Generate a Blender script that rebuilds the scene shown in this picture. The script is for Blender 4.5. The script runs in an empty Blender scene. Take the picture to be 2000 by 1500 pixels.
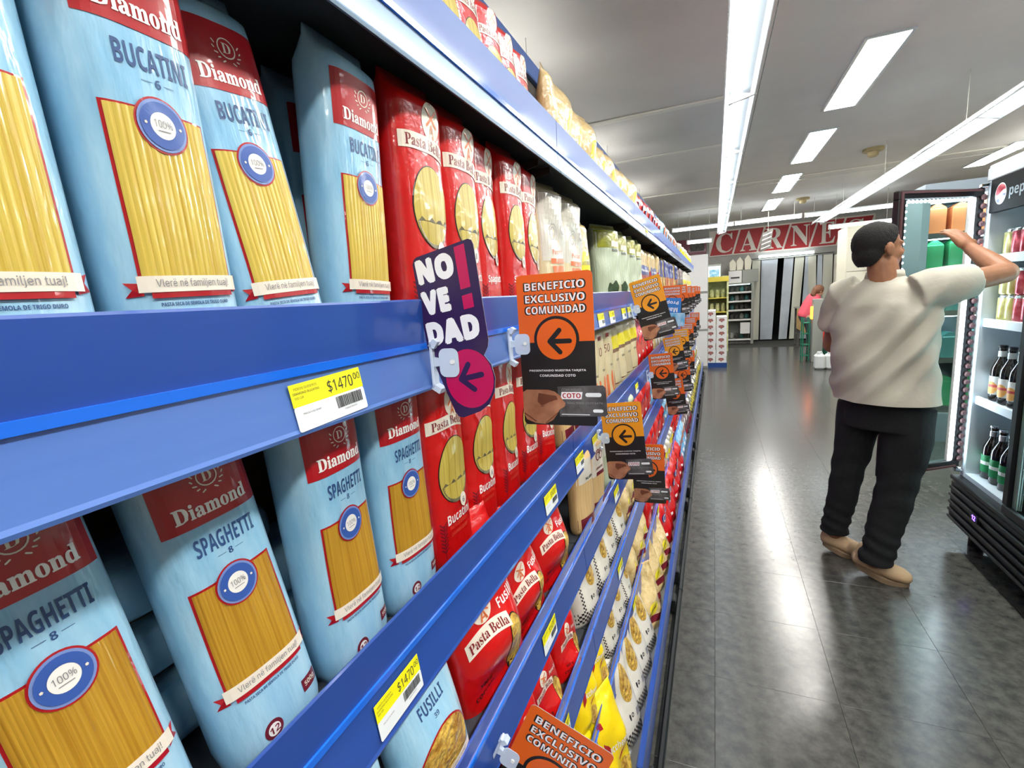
import bpy, bmesh, math, random, os
import numpy as np
from mathutils import Vector, Matrix, Euler
from mathutils.geometry import tessellate_polygon

random.seed(4)
sc = bpy.context.scene
COL = sc.collection
R = math.radians

# ------------------------------------------------------------------ camera, world, lights, exposure
cd = bpy.data.cameras.new('camera'); cam = bpy.data.objects.new('camera', cd); COL.objects.link(cam); sc.camera = cam
cd.sensor_fit = 'HORIZONTAL'; cd.sensor_width = 36; cd.lens = 931 * 36 / 2000; cd.clip_start = 0.02; cd.clip_end = 100
_f = 931.0
def _d(u, v):
    return Vector((u - 1000, -(v - 750), -_f)).normalized()
_Y = _d(1395, 562); _X = -_d(-1200, 739); _X = (_X - _Y * _X.dot(_Y)).normalized(); _Z = _X.cross(_Y)
_m = Matrix((_X, _Y, _Z)).to_4x4()
cam.matrix_world = Matrix.Translation((0, 0, 1.45)) @ _m

w = bpy.data.worlds.new('world'); sc.world = w; w.use_nodes = True
w.node_tree.nodes['Background'].inputs[0].default_value = (0.75, 0.8, 0.85, 1)
w.node_tree.nodes['Background'].inputs[1].default_value = 0.35
sc.view_settings.view_transform = 'Standard'; sc.view_settings.look = 'None'
sc.view_settings.gamma = 1; sc.view_settings.use_curve_mapping = False
sc.view_settings.exposure = 1.1
sc.cycles.max_bounces = 8; sc.cycles.diffuse_bounces = 3; sc.cycles.glossy_bounces = 4
sc.cycles.transparent_max_bounces = 12; sc.cycles.transmission_bounces = 6
sc.cycles.caustics_reflective = False; sc.cycles.caustics_refractive = False
sc.cycles.use_denoising = True; sc.cycles.sample_clamp_indirect = 6

PANEL_E = 24.0      # recessed ceiling panels
TUBE_E = 5.0       # fluorescent tubes of the hanging fixtures
LED_E = 11.0        # fridge leds

# ------------------------------------------------------------------ materials
def lin(c):
    c = c / 255.0
    return c / 12.92 if c <= 0.04045 else ((c + 0.055) / 1.055) ** 2.4
def rgb(c): return (lin(c[0]), lin(c[1]), lin(c[2]), 1)
MATS = {}
def M(name, col=(128, 128, 128), rough=0.5, metal=0, coat=0, spec=0.5, var=None, col2=None, bump=None, emit=0, trans=0, alpha=1, stretch=(1, 1, 1), coord='Object', ior=1.45, rnd=0):
    """var=(scale,amount) colour mottling toward col2; bump=(scale,strength)"""
    if name in MATS: return MATS[name]
    m = bpy.data.materials.new(name); m.use_nodes = True; MATS[name] = m
    nt = m.node_tree; b = nt.nodes['Principled BSDF']
    I = b.inputs
    I['Base Color'].default_value = rgb(col); I['Roughness'].default_value = rough; I['Metallic'].default_value = metal
    I['Coat Weight'].default_value = coat; I['Coat Roughness'].default_value = 0.08; I['Specular IOR Level'].default_value = spec
    I['IOR'].default_value = ior
    I['Transmission Weight'].default_value = trans; I['Alpha'].default_value = alpha
    if emit:
        I['Emission Color'].default_value = rgb(col); I['Emission Strength'].default_value = emit
    if var or bump or rnd:
        tc = nt.nodes.new('ShaderNodeTexCoord'); mp = nt.nodes.new('ShaderNodeMapping')
        mp.inputs['Scale'].default_value = stretch
        nt.links.new(tc.outputs[coord], mp.inputs['Vector'])
    last = None
    if var:
        n = nt.nodes.new('ShaderNodeTexNoise'); n.inputs['Scale'].default_value = var[0]; n.inputs['Detail'].default_value = 5
        n.inputs['Roughness'].default_value = 0.62
        nt.links.new(mp.outputs[0], n.inputs['Vector'])
        cr = nt.nodes.new('ShaderNodeValToRGB'); cr.color_ramp.elements[0].position = 0.5 - 0.5 * (1 - var[1] * 0.8) * 0.5
        cr.color_ramp.elements[1].position = 0.5 + 0.5 * (1 - var[1] * 0.8) * 0.5 + 0.02
        cr.color_ramp.elements[0].color = rgb(col); cr.color_ramp.elements[1].color = rgb(col2 or tuple(max(0, x * (1 - var[1])) for x in col))
        nt.links.new(n.outputs['Fac'], cr.inputs[0]); last = cr.outputs[0]
        nt.links.new(last, I['Base Color'])
    if rnd:
        oi = nt.nodes.new('ShaderNodeObjectInfo'); hs = nt.nodes.new('ShaderNodeHueSaturation')
        mr = nt.nodes.new('ShaderNodeMapRange'); mr.inputs['To Min'].default_value = 1 - rnd; mr.inputs['To Max'].default_value = 1 + rnd
        nt.links.new(oi.outputs['Random'], mr.inputs['Value']); nt.links.new(mr.outputs[0], hs.inputs['Value'])
        if last: nt.links.new(last, hs.inputs['Color'])
        else: hs.inputs['Color'].default_value = rgb(col)
        nt.links.new(hs.outputs[0], I['Base Color'])
    if bump:
        n2 = nt.nodes.new('ShaderNodeTexNoise'); n2.inputs['Scale'].default_value = bump[0]; n2.inputs['Detail'].default_value = 3
        nt.links.new(mp.outputs[0], n2.inputs['Vector'])
        bp = nt.nodes.new('ShaderNodeBump'); bp.inputs['Strength'].default_value = bump[1]; bp.inputs['Distance'].default_value = 0.01
        nt.links.new(n2.outputs['Fac'], bp.inputs['Height']); nt.links.new(bp.outputs[0], I['Normal'])
        if coat: nt.links.new(bp.outputs[0], I['Coat Normal'])
    return m

FILM = dict(rough=0.32, coat=0.7, bump=(28, 0.25))
M('film_blue', (132, 186, 220), var=(9, .4), col2=(176, 214, 234), stretch=(1, 3, .7), **FILM)
M('film_red', (205, 14, 14), rough=.3, coat=.8, bump=(30, .3))
M('film_white', (226, 222, 212), var=(12, .3), col2=(205, 198, 184), **FILM)
M('film_clear_pasta', (214, 196, 150), var=(6, .3), col2=(232, 218, 178), stretch=(1, 40, 1), rough=.3, coat=.7, bump=(25, .3))
M('film_green_pasta', (206, 214, 188), var=(6, .3), col2=(170, 184, 150), stretch=(1, 40, 1), rough=.3, coat=.7, bump=(25, .3))
M('film_green', (172, 170, 38), var=(10, .3), col2=(120, 124, 20), **FILM)
M('film_tan', (224, 200, 148), var=(22, .5), col2=(190, 158, 96), rough=.3, coat=.7, bump=(40, .6))
M('film_wood', (222, 190, 138), var=(5, .4), col2=(196, 160, 108), stretch=(1, 60, 1), rough=.3, coat=.6)
M('film_yellow', (246, 214, 8), rough=.3, coat=.7, bump=(25, .35))
M('film_skyblue', (58, 160, 214), var=(14, .5), col2=(200, 226, 240), **FILM)
M('film_darkpurple', (62, 22, 44), var=(14, .5), col2=(170, 150, 150), **FILM)
M('film_black', (30, 30, 30), var=(30, .6), col2=(190, 186, 170), **FILM)
M('film_navy', (24, 46, 130), **FILM)
M('print_red', (172, 16, 28), rough=.3, coat=.7, bump=(28, .15))
M('print_darkred', (128, 22, 34), rough=.35, coat=.6)
M('print_white', (240, 238, 234), rough=.4, coat=.5)
M('print_cream', (236, 226, 210), rough=.4, coat=.5)
M('print_navy', (44, 76, 128), rough=.4, coat=.5)
M('print_lilac', (118, 142, 200), rough=.4, coat=.5)
M('print_royal', (52, 88, 168), rough=.4, coat=.5)
M('print_grey', (138, 136, 140), rough=.5)
M('print_black', (26, 22, 22), rough=.4, coat=.4)
M('print_brown', (122, 90, 64), rough=.5)
M('print_paleredtext', (232, 90, 70), rough=.4)
M('print_orange', (228, 120, 70), rough=.4, coat=.5)
M('print_yellow', (240, 222, 30), rough=.4, coat=.5)
M('print_maroon', (112, 30, 44), rough=.4, coat=.5)
M('print_blue', (40, 120, 200), rough=.4, coat=.5)
M('print_green', (52, 78, 40), var=(40, .4), rough=.5)
M('pasta_thick', (220, 196, 92), var=(3.0, .5), col2=(192, 158, 50), stretch=(1, 90, 1), rough=.35, coat=.5)
M('pasta_thin', (196, 152, 48), var=(3.0, .5), col2=(166, 118, 24), stretch=(1, 120, 1), rough=.35, coat=.5)
M('pasta_pale', (212, 194, 98), var=(3.0, .5), col2=(176, 150, 52), stretch=(1, 90, 1), rough=.35, coat=.5)
M('pasta_lumps', (224, 186, 84), var=(55, .8), col2=(150, 104, 30), rough=.35, coat=.5, bump=(60, 1.0))
M('pot_grey', (134, 124, 92), var=(60, .6), col2=(84, 78, 58), rough=.4, coat=.5)
M('sign_orange', (226, 98, 16), rough=.38, coat=.25)
M('sign_amber', (236, 154, 22), rough=.38, coat=.25)
M('sign_black', (26, 22, 22), rough=.38, coat=.25)
M('sign_purple', (46, 22, 74), rough=.35, coat=.25)
M('sign_magenta', (190, 8, 84), rough=.38, coat=.25)
M('sign_white', (238, 236, 240), rough=.4)
M('sign_back', (150, 150, 152), rough=.5)
M('skin_print', (186, 132, 102), var=(25, .4), col2=(150, 92, 66), rough=.45)
M('skin_print_dark', (112, 62, 42), rough=.45)
M('card_dark', (62, 60, 62), rough=.35, var=(30, .4), col2=(104, 102, 104))
M('tag_yellow', (240, 232, 20), rough=.5)
M('tag_white', (228, 232, 236), rough=.5)
M('ink', (44, 48, 50), rough=.6)
M('shelf_blue', (34, 70, 150), rough=.3, coat=.3, var=(3, .2), col2=(40, 78, 160), stretch=(1, .4, 6))
M('rail_blue', (72, 108, 182), rough=.28, coat=.4, var=(3, .2), col2=(86, 122, 192), stretch=(1, .4, 6))
M('rail_sheen', (140, 164, 186), rough=.25, coat=.5)  # top shelf rail: reflected floor and fridge light put into a paler colour
M('riser_top', (84, 112, 176), rough=.5, coat=.1)
M('groove_highlight', (26, 110, 232), rough=.2, coat=.5)  # bright highlight along the shelf seam, put into the colour
M('riser_clear', (72, 100, 190), rough=.15, coat=.3, alpha=.82)
M('board_dark', (52, 56, 62), rough=.6)
M('deck_white', (196, 198, 202), rough=.5)
M('back_grey', (66, 56, 50), rough=.7)
M('kick_black', (22, 24, 26), rough=.35)
M('kick_grey', (92, 94, 96), rough=.5)
M('clip_plastic', (214, 226, 244), rough=.25, alpha=.78)
M('floor_tile', (84, 83, 79), rough=.22, spec=.7, var=(3.2, .55), col2=(56, 57, 55), coord='Generated', stretch=(3, 3, 1), rnd=.03)
M('floor_tile_far', (84, 83, 79), rough=.22, spec=.7, var=(9, .5), col2=(58, 59, 57))
M('grout', (66, 66, 63), rough=.8)
M('ceiling_paint', (226, 222, 216), rough=.85, var=(.9, .1), col2=(212, 207, 202))
M('ceiling_trim', (232, 228, 218), rough=.8)
M('wall_paint', (186, 184, 178), rough=.8, var=(1.5, .15))
M('wall_dark', (96, 96, 92), rough=.8)
M('panel_glow', (255, 252, 244), emit=PANEL_E)
M('tube_glow', (240, 250, 255), emit=TUBE_E)
M('tube_glow_added', (250, 250, 245), emit=18.0)  # stronger glow of the tubes added to lift the ceiling
M('led_glow', (225, 245, 255), emit=LED_E)
M('fixture_metal', (206, 212, 216), rough=.3, metal=.3)
M('fixture_slot', (70, 74, 80), rough=.4)
M('chrome', (190, 196, 200), rough=.15, metal=1)
M('fridge_black', (20, 20, 22), rough=.35)
M('header_black', (10, 10, 12), rough=.6, spec=.15)
M('fridge_white', (206, 218, 226), rough=.4)
M('fridge_grey', (140, 152, 162), rough=.4)
M('gasket', (86, 58, 60), rough=.6)
def mat_glass(name, tint, a):
    """thin pane: mostly see-through with a mirror-like sheen"""
    m = bpy.data.materials.new(name); m.use_nodes = True; MATS[name] = m; nt = m.node_tree
    nt.nodes.remove(nt.nodes['Principled BSDF']); out = nt.nodes['Material Output']
    tr = nt.nodes.new('ShaderNodeBsdfTransparent'); gl = nt.nodes.new('ShaderNodeBsdfGlossy'); mx = nt.nodes.new('ShaderNodeMixShader')
    tr.inputs[0].default_value = rgb(tint); gl.inputs['Roughness'].default_value = .03
    fr = nt.nodes.new('ShaderNodeLayerWeight'); fr.inputs[0].default_value = a
    nt.links.new(fr.outputs['Fresnel'], mx.inputs[0]); nt.links.new(tr.outputs[0], mx.inputs[1]); nt.links.new(gl.outputs[0], mx.inputs[2])
    nt.links.new(mx.outputs[0], out.inputs[0])
mat_glass('glass_door', (226, 242, 238), .10)
mat_glass('glass_case', (225, 238, 235), .10)
M('bottle_glass', (28, 18, 12), rough=.08, coat=.6)
M('can_red', (196, 34, 56), rough=.28, metal=.5, var=(20, .4), col2=(230, 130, 140))
M('can_gold', (206, 190, 96), rough=.28, metal=.5, var=(20, .4), col2=(236, 230, 180))
M('can_top', (200, 204, 206), rough=.25, metal=1)
M('label_green', (40, 140, 86), rough=.5)
M('label_white', (230, 230, 226), rough=.5)
M('label_amber', (240, 176, 96), rough=.5)
M('label_pink', (214, 84, 84), rough=.5)
M('display_violet', (98, 60, 255), emit=9)
M('skin', (156, 108, 80), rough=.5, var=(40, .1), spec=.35)
M('skin_pale', (206, 160, 130), rough=.5)
M('hair_dark', (20, 17, 17), rough=.85, bump=(220, .4))
M('hair_brown', (120, 80, 58), rough=.6, bump=(100, .5))
M('shirt_beige', (176, 171, 158), rough=.85, bump=(60, .12))
M('trouser_black', (15, 17, 20), rough=.9, bump=(50, .3))
M('shoe_tan', (186, 158, 124), rough=.8)
M('shoe_sole', (128, 108, 84), rough=.8)
M('eye_white', (225, 220, 214), rough=.2)
M('eye_dark', (30, 18, 14), rough=.2)
M('lip', (140, 78, 66), rough=.5)
M('top_pink', (232, 96, 112), rough=.8)
M('jeans_grey', (92, 92, 104), rough=.85)
M('carnes_red', (170, 34, 38), rough=.5)
M('carnes_white', (222, 214, 204), rough=.5)
M('strip_pvc', (206, 214, 224), rough=.3, alpha=.93, var=(2, .1))
M('strip_cream', (222, 222, 206), rough=.3, alpha=.93)
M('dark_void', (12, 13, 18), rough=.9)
M('cabinet_grey', (150, 152, 146), rough=.5)
M('cabinet_dark', (56, 54, 54), rough=.6, var=(12, .5), col2=(98, 96, 92))
M('cabinet_cream', (216, 212, 194), rough=.5)
M('shelf_edge_white', (226, 226, 222), rough=.4)
M('box_white', (226, 224, 224), rough=.6)
M('box_mark', (168, 104, 100), rough=.6)
M('box_mark_dark', (110, 66, 66), rough=.6)
M('pallet_blue', (34, 72, 140), rough=.5)
M('wood_ply', (190, 158, 104), rough=.6, var=(8, .2))
M('red_paint', (196, 30, 26), rough=.35)
M('crate_green', (20, 120, 92), rough=.5)
M('jug_white', (226, 230, 232), rough=.4)
M('indicator_orange', (255, 120, 30), emit=6)
M('merch_yellow', (198, 178, 60), rough=.5)
M('merch_green', (146, 150, 96), rough=.5, var=(10, .5), col2=(206, 206, 160))
M('case_glow', (215, 245, 240), emit=1.6)
M('carton_orange', (236, 140, 90), rough=.6)
M('carton_red', (196, 70, 56), rough=.6)
M('carton_green', (58, 150, 100), rough=.6)
M('teal_dark', (70, 120, 118), rough=.5)
M('detector', (176, 160, 118), rough=.6)
M('wire', (196, 196, 190), rough=.6)

# ------------------------------------------------------------------ object helpers
def sset(o, label=None, cat=None, group=None, kind=None):
    if label: o['label'] = label
    if cat: o['category'] = cat
    if group: o['group'] = group
    if kind: o['kind'] = kind
    return o
def mesh_of(name, V, F, mats, midx=None, smooth=False):
    me = bpy.data.meshes.new(name)
    me.from_pydata([tuple(map(float, v)) for v in V], [], [tuple(f) for f in F])
    for m in (mats if isinstance(mats, (list, tuple)) else [mats]): me.materials.append(MATS[m])
    if midx is not None: me.polygons.foreach_set('material_index', midx)
    if smooth: me.polygons.foreach_set('use_smooth', [True] * len(me.polygons))
    me.update(); return me
def obj(name, V, F, mat, parent=None, smooth=False, loc=None):
    o = bpy.data.objects.new(name, mesh_of(name, V, F, mat, smooth=smooth)); COL.objects.link(o)
    if parent: o.parent = parent
    if loc: o.location = loc
    return o
def empty(name, loc=(0, 0, 0), rot=(0, 0, 0), **k):
    o = bpy.data.objects.new(name, None); COL.objects.link(o); o.empty_display_size = .05
    o.location = loc; o.rotation_euler = rot; sset(o, **k); return o
def copy_tree(o, parent=None):
    c = o.copy(); COL.objects.link(c); c.parent = parent
    for ch in list(o.children): copy_tree(ch, c)
    return c
class MB:
    """collects shapes into one mesh"""
    def __init__(s): s.V = []; s.F = []
    def add(s, V, F):
        n = len(s.V); s.V += [tuple(v) for v in V]; s.F += [tuple(i + n for i in f) for f in F]; return s
    def box(s, x0, y0, z0, x1, y1, z1, bev=0):
        if bev:
            b = min(bev, (x1 - x0) / 2.01, (y1 - y0) / 2.01, (z1 - z0) / 2.01)
            V = []
            for x in (x0, x1):
                for y in (y0, y1):
                    for z in (z0, z1):
                        sx = b if x == x0 else -b; sy = b if y == y0 else -b; sz = b if z == z0 else -b
                        V += [(x, y + sy, z + sz), (x + sx, y, z + sz), (x + sx, y + sy, z)]
            bm = bmesh.new()
            for v in V: bm.verts.new(v)
            bmesh.ops.convex_hull(bm, input=bm.verts)
            bm.verts.index_update()
            return_v = [v.co[:] for v in bm.verts]; return_f = [[v.index for v in f.verts] for f in bm.faces]; bm.free()
            return s.add(return_v, return_f)
        V = [(x0, y0, z0), (x1, y0, z0), (x1, y1, z0), (x0, y1, z0), (x0, y0, z1), (x1, y0, z1), (x1, y1, z1), (x0, y1, z1)]
        return s.add(V, [(0, 3, 2, 1), (4, 5, 6, 7), (0, 1, 5, 4), (1, 2, 6, 5), (2, 3, 7, 6), (3, 0, 4, 7)])
    def tube(s, pts, r, n=8, close=True):
        pts = [Vector(p) for p in pts]; rs = r if isinstance(r, (list, tuple)) else [r] * len(pts)
        V = []; F = []
        for i, p in enumerate(pts):
            t = (pts[min(i + 1, len(pts) - 1)] - pts[max(i - 1, 0)]).normalized()
            a = t.orthogonal().normalized() if i == 0 else (a - t * a.dot(t)).normalized()
            b = t.cross(a)
            for k in range(n):
                an = 2 * math.pi * k / n; V.append(p + (a * math.cos(an) + b * math.sin(an)) * rs[i])
        for i in range(len(pts) - 1):
            for k in range(n): F.append((i * n + k, i * n + (k + 1) % n, (i + 1) * n + (k + 1) % n, (i + 1) * n + k))
        if close: F.append(tuple(range(n - 1, -1, -1))); F.append(tuple((len(pts) - 1) * n + k for k in range(n)))
        return s.add(V, F)
    def lathe(s, prof, n=16, c=(0, 0, 0)):
        V = []; F = []
        for r, z in prof:
            for k in range(n):
                a = 2 * math.pi * k / n; V.append((c[0] + r * math.cos(a), c[1] + r * math.sin(a), c[2] + z))
        for i in range(len(prof) - 1):
            for k in range(n): F.append((i * n + k, i * n + (k + 1) % n, (i + 1) * n + (k + 1) % n, (i + 1) * n + k))
        F.append(tuple(range(n - 1, -1, -1))); F.append(tuple((len(prof) - 1) * n + k for k in range(n)))
        return s.add(V, F)
    def prism(s, poly, f0, f1):
        """poly 2d list; f0,f1 map (u,v)->3d for the two faces"""
        n = len(poly); V = [f0(*p) for p in poly] + [f1(*p) for p in poly]
        return s.add(V, [tuple(range(n - 1, -1, -1)), tuple(range(n, 2 * n))] + [(i, (i + 1) % n, n + (i + 1) % n, n + i) for i in range(n)])
    def build(s, name, mat, parent=None, smooth=False, loc=None): return obj(name, s.V, s.F, mat, parent, smooth, loc)
def bx(name, mat, parent, *c, bev=0): return MB().box(*c, bev=bev).build(name, mat, parent)

# ------------------------------------------------------------------ fonts and 2-D art
FD = os.path.join(bpy.utils.resource_path('LOCAL'), 'datafiles', 'fonts')
def _font(n):
    try: return bpy.data.fonts.load(os.path.join(FD, n))
    except Exception: return None
F_SANS = _font('Inter.woff2'); F_MATH = _font('NotoSansMath-Regular.woff2')
def serif(t):
    if F_MATH is None: return t
    o = ''
    for ch in t:
        if 'A' <= ch <= 'Z': o += chr(0x1D400 + ord(ch) - 65)
        elif 'a' <= ch <= 'z': o += chr(0x1D41A + ord(ch) - 97)
        else: o += ch
    return o
from mathutils.geometry import delaunay_2d_cdt
def union(shape):
    """merge overlapping flat faces into one sheet"""
    V, F = shape
    try: r = delaunay_2d_cdt([Vector((float(v[0]), float(v[1]))) for v in V], [], [list(f) for f in F], 0, 1e-7)
    except Exception: return shape
    out = []
    for f, of in zip(r[2], r[5]):
        if of:
            a, b, c = [r[0][i] for i in f[:3]]
            out.append(tuple(f) if (b - a).cross(c - a) > 0 else tuple(reversed(f)))
    return [(v.x, v.y) for v in r[0]], out
def sbold(t):
    if F_MATH is None: return t
    o = ''
    for ch in t:
        if 'A' <= ch <= 'Z': o += chr(0x1D5D4 + ord(ch) - 65)
        elif 'a' <= ch <= 'z': o += chr(0x1D5EE + ord(ch) - 97)
        elif '0' <= ch <= '9': o += chr(0x1D7EC + ord(ch) - 48)
        else: o += ch
    return o
_tc = {}
def text(t, h=None, w=None, at=(0, 0), bold=0.0, ser=False, rot=0, align='C', res=2):
    """2-D letters as (verts, faces): scaled to height h and/or width w, centred at `at`; bold = extra stroke weight in em"""
    key = (t, bold, ser, res)
    if key not in _tc:
        cu = bpy.data.curves.new('t', 'FONT'); cu.body = serif(t) if ser else (sbold(t) if bold > 0 else t)
        f = F_SANS if any(160 < ord(c) < 400 for c in t) and not ser else F_MATH
        if f: cu.font = f
        cu.size = 1; cu.resolution_u = res; cu.fill_mode = 'FRONT'; cu.space_character = 1 + max(0, bold - .03) * 1.6
        o = bpy.data.objects.new('t', cu); COL.objects.link(o)
        dg = bpy.context.evaluated_depsgraph_get(); me = o.evaluated_get(dg).to_mesh()
        V = np.array([v.co[:2] for v in me.vertices]) if len(me.vertices) else np.zeros((3, 2)); F = [tuple(p.vertices) for p in me.polygons]
        bpy.data.objects.remove(o); bpy.data.curves.remove(cu)
        if bold > .045 or (ser and bold > .03):
            # heavier strokes: the outline swept round a small circle, merged into one sheet
            n = 6; b = bold - .03 if not ser else .012; V0 = V; F0 = F; V = [V0]; F = list(F0)
            for k in range(n):
                a = 2 * math.pi * (k + .37) / n; V.append(V0 + np.array([math.cos(a) * b, math.sin(a) * b]))
                F += [tuple(i + len(V0) * (k + 1) for i in q) for q in F0]
            V = np.concatenate(V); V, F = union((V, F)); V = np.array(V)
        V = np.hstack([V, np.zeros((len(V), 1))])
        V[:, :2] -= (V[:, :2].min(0) + V[:, :2].max(0)) / 2
        _tc[key] = (V, F)
    V, F = _tc[key]; V = V.copy(); ext = V[:, :2].max(0) - V[:, :2].min(0); ext[ext == 0] = 1
    sy = h / ext[1] if h else w / ext[0]; sx = w / ext[0] if w else sy
    V = V * np.array([sx, sy, 1])
    if align == 'L': V[:, 0] -= V[:, 0].min()
    if rot: c, s_ = math.cos(rot), math.sin(rot); V[:, :2] = V[:, :2] @ np.array([[c, s_], [-s_, c]])
    V[:, :2] += np.array(at)
    return [tuple(v) for v in V], F
def rect(u0, v0, u1, v1, nu=1, nv=1):
    V = [(u0 + (u1 - u0) * i / nu, v0 + (v1 - v0) * j / nv) for j in range(nv + 1) for i in range(nu + 1)]
    return V, [(j * (nu + 1) + i, j * (nu + 1) + i + 1, (j + 1) * (nu + 1) + i + 1, (j + 1) * (nu + 1) + i) for j in range(nv) for i in range(nu)]
def blob(c, rad, n=28, rings=3):
    V = [tuple(c)]; F = []
    for k in range(1, rings + 1):
        for i in range(n):
            a = 2 * math.pi * i / n; r = rad(a) if callable(rad) else (rad, rad)
            if not isinstance(r, tuple): r = (r, r)
            V.append((c[0] + r[0] * math.cos(a) * k / rings, c[1] + r[1] * math.sin(a) * k / rings))
    for i in range(n): F.append((0, 1 + i, 1 + (i + 1) % n))
    for k in range(rings - 1):
        for i in range(n):
            a = 1 + k * n + i; b = 1 + k * n + (i + 1) % n; F.append((a, a + n, b + n, b))
    return V, F
def ring(c, r0, r1, n=32):
    V = [(c[0] + r * math.cos(2 * math.pi * i / n), c[1] + r * math.sin(2 * math.pi * i / n)) for r in (r0, r1) for i in range(n)]
    return V, [(i, n + i, n + (i + 1) % n, (i + 1) % n) for i in range(n)]
def poly(P):
    T = tessellate_polygon([[Vector((p[0], p[1], 0)) for p in P]])
    F = []
    for t in T:
        a, b, c = [P[i] for i in t]
        ar = (b[0] - a[0]) * (c[1] - a[1]) - (c[0] - a[0]) * (b[1] - a[1])
        F.append(tuple(t) if ar > 0 else tuple(reversed(t)))
    return list(P), F
def rrect_pts(u0, v0, u1, v1, r, n=5):
    P = []
    for cx, cy, a0 in ((u1 - r, v0 + r, -90), (u1 - r, v1 - r, 0), (u0 + r, v1 - r, 90), (u0 + r, v0 + r, 180)):
        for i in range(n + 1): a = R(a0 + 90 * i / n); P.append((cx + r * math.cos(a), cy + r * math.sin(a)))
    return P
def line(p, q, wd, n=6):
    a = math.atan2(q[1] - p[1], q[0] - p[0]); r = wd / 2
    return poly([(q[0] + r * math.cos(a - math.pi / 2 + math.pi * i / n), q[1] + r * math.sin(a - math.pi / 2 + math.pi * i / n)) for i in range(n + 1)] +
                [(p[0] + r * math.cos(a + math.pi / 2 + math.pi * i / n), p[1] + r * math.sin(a + math.pi / 2 + math.pi * i / n)) for i in range(n + 1)])
def cat2(*S):
    V = []; F = []
    for s in S:
        n = len(V); V += list(s[0]); F += [tuple(i + n for i in f) for f in s[1]]
    return V, F
def arrow(c, s, rot=0):
    """left pointing arrow: shaft and two barbs"""
    co, si = math.cos(rot), math.sin(rot)
    def q(x, y): return (c[0] + s * (x * co - y * si), c[1] + s * (x * si + y * co))
    return union(cat2(line(q(-.5, 0), q(.75, 0), s * .3), line(q(-.52, 0), q(.12, .68), s * .3), line(q(-.52, 0), q(.12, -.68), s * .3)))

# ------------------------------------------------------------------ packets
class Pk:
    def __init__(s, w, h, d, kind='tall', n=2.8, seed=1, amp=None, nt=26, nth=36):
        s.w, s.h, s.d, s.kind, s.n = w, h, d, kind, n
        rs = random.Random(seed); s.amp = amp if amp is not None else (.0011 if kind == 'tall' else .0035)
        fr = 1.0 if kind == 'tall' else .8
        s.wv = [(rs.uniform(-1, 1) * 70 * fr, rs.uniform(-1, 1) * 70 * fr, rs.uniform(0, 6.3), rs.uniform(.4, 1)) for _ in range(7)]
        s.nt, s.nth = nt, nth
    def WD(s, t):
        v = min(max(t / s.h, 0), 1); W = s.w / 2; D = s.d / 2
        if s.kind == 'tall':
            f = min(1, v / .06); D *= .72 + .28 * math.sqrt(f); W *= .94 + .06 * f
            if v > .9:
                g = min(1, (v - .9) / .09); g = g * g * (3 - 2 * g); D = D * (1 - g) + .0025 * g; W *= 1 - .05 * g
        else:
            if v > .955: D = .002
            else:
                q = .13 + .87 * v / .955; g = math.sin(math.pi * q); D = .002 + D * g ** .55; W *= 1 - .07 * g
        return W, D
    def wr(s, y, z):
        return s.amp * sum(a * math.sin(kx * y + kz * z + p) for kx, kz, p, a in s.wv) * .5
    def X(s, y, t):
        W, D = s.WD(t); q = min(abs(y) / W, .99)
        v = t / s.h; env = min(1, v * 12, (1 - v) * 12) if s.kind == 'tall' else min(1, max(0, (D - .002) / (s.d * .25))) * min(1, .3 + v * 8)
        return -s.d / 2 + D * (1 - q ** s.n) ** (1 / s.n) + s.wr(y, t) * (1 - q ** 4) * max(env, 0)
    def body(s):
        V = []; F = []; nt, nth = s.nt, s.nth; e = 2 / s.n
        for j in range(nt + 1):
            v = j / nt
            t = v * s.h; W, D = s.WD(t)
            for k in range(nth):
                a = 2 * math.pi * k / nth; c, si = math.cos(a), math.sin(a)
                y = W * math.copysign(abs(si) ** e, si)
                if c > 0.02: x = s.X(y, t)
                else: x = -s.d / 2 + D * math.copysign(abs(c) ** e, c)
                V.append((x, y, t))
        for j in range(nt):
            for k in range(nth): F.append((j * nth + k, j * nth + (k + 1) % nth, (j + 1) * nth + (k + 1) % nth, (j + 1) * nth + k))
        F.append(tuple(range(nth - 1, -1, -1))); F.append(tuple(nt * nth + k for k in range(nth)))
        return V, F
    def wrap(s, shape, off, fn=None):
        V = []
        for q in shape[0]:
            y, t = q[0], q[1]; lift = q[2] if len(q) > 2 else 0
            W, D = s.WD(t); W *= .985
            y2 = max(-W, min(W, y)); t2 = max(0, min(s.h, t))
            V.append((s.X(y2, t2) + off + lift + (fn(y2, t2) if fn else 0), y2, t2))
        return V, shape[1]
PTYPES = {}
def ptype(key, pk, bodymat, prints):
    """prints: list of (part name, material, layer, shape[, fn])"""
    V, F = pk.body(); parts = [('bag', V, F, bodymat, True)]
    for p in prints:
        V, F = pk.wrap(p[3], .00045 + .00045 * p[2], p[4] if len(p) > 4 else None)
        parts.append((p[0], V, F, p[1], False))
    PTYPES[key] = dict(pk=pk, parts=parts)
def wob(c, rx, ry, ph=0, k=3, am=.06):
    return blob(c, lambda a: (rx * (1 + am * math.sin(k * a + ph)), ry * (1 + am * math.sin(k * a + ph))), 36, 4)

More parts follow.
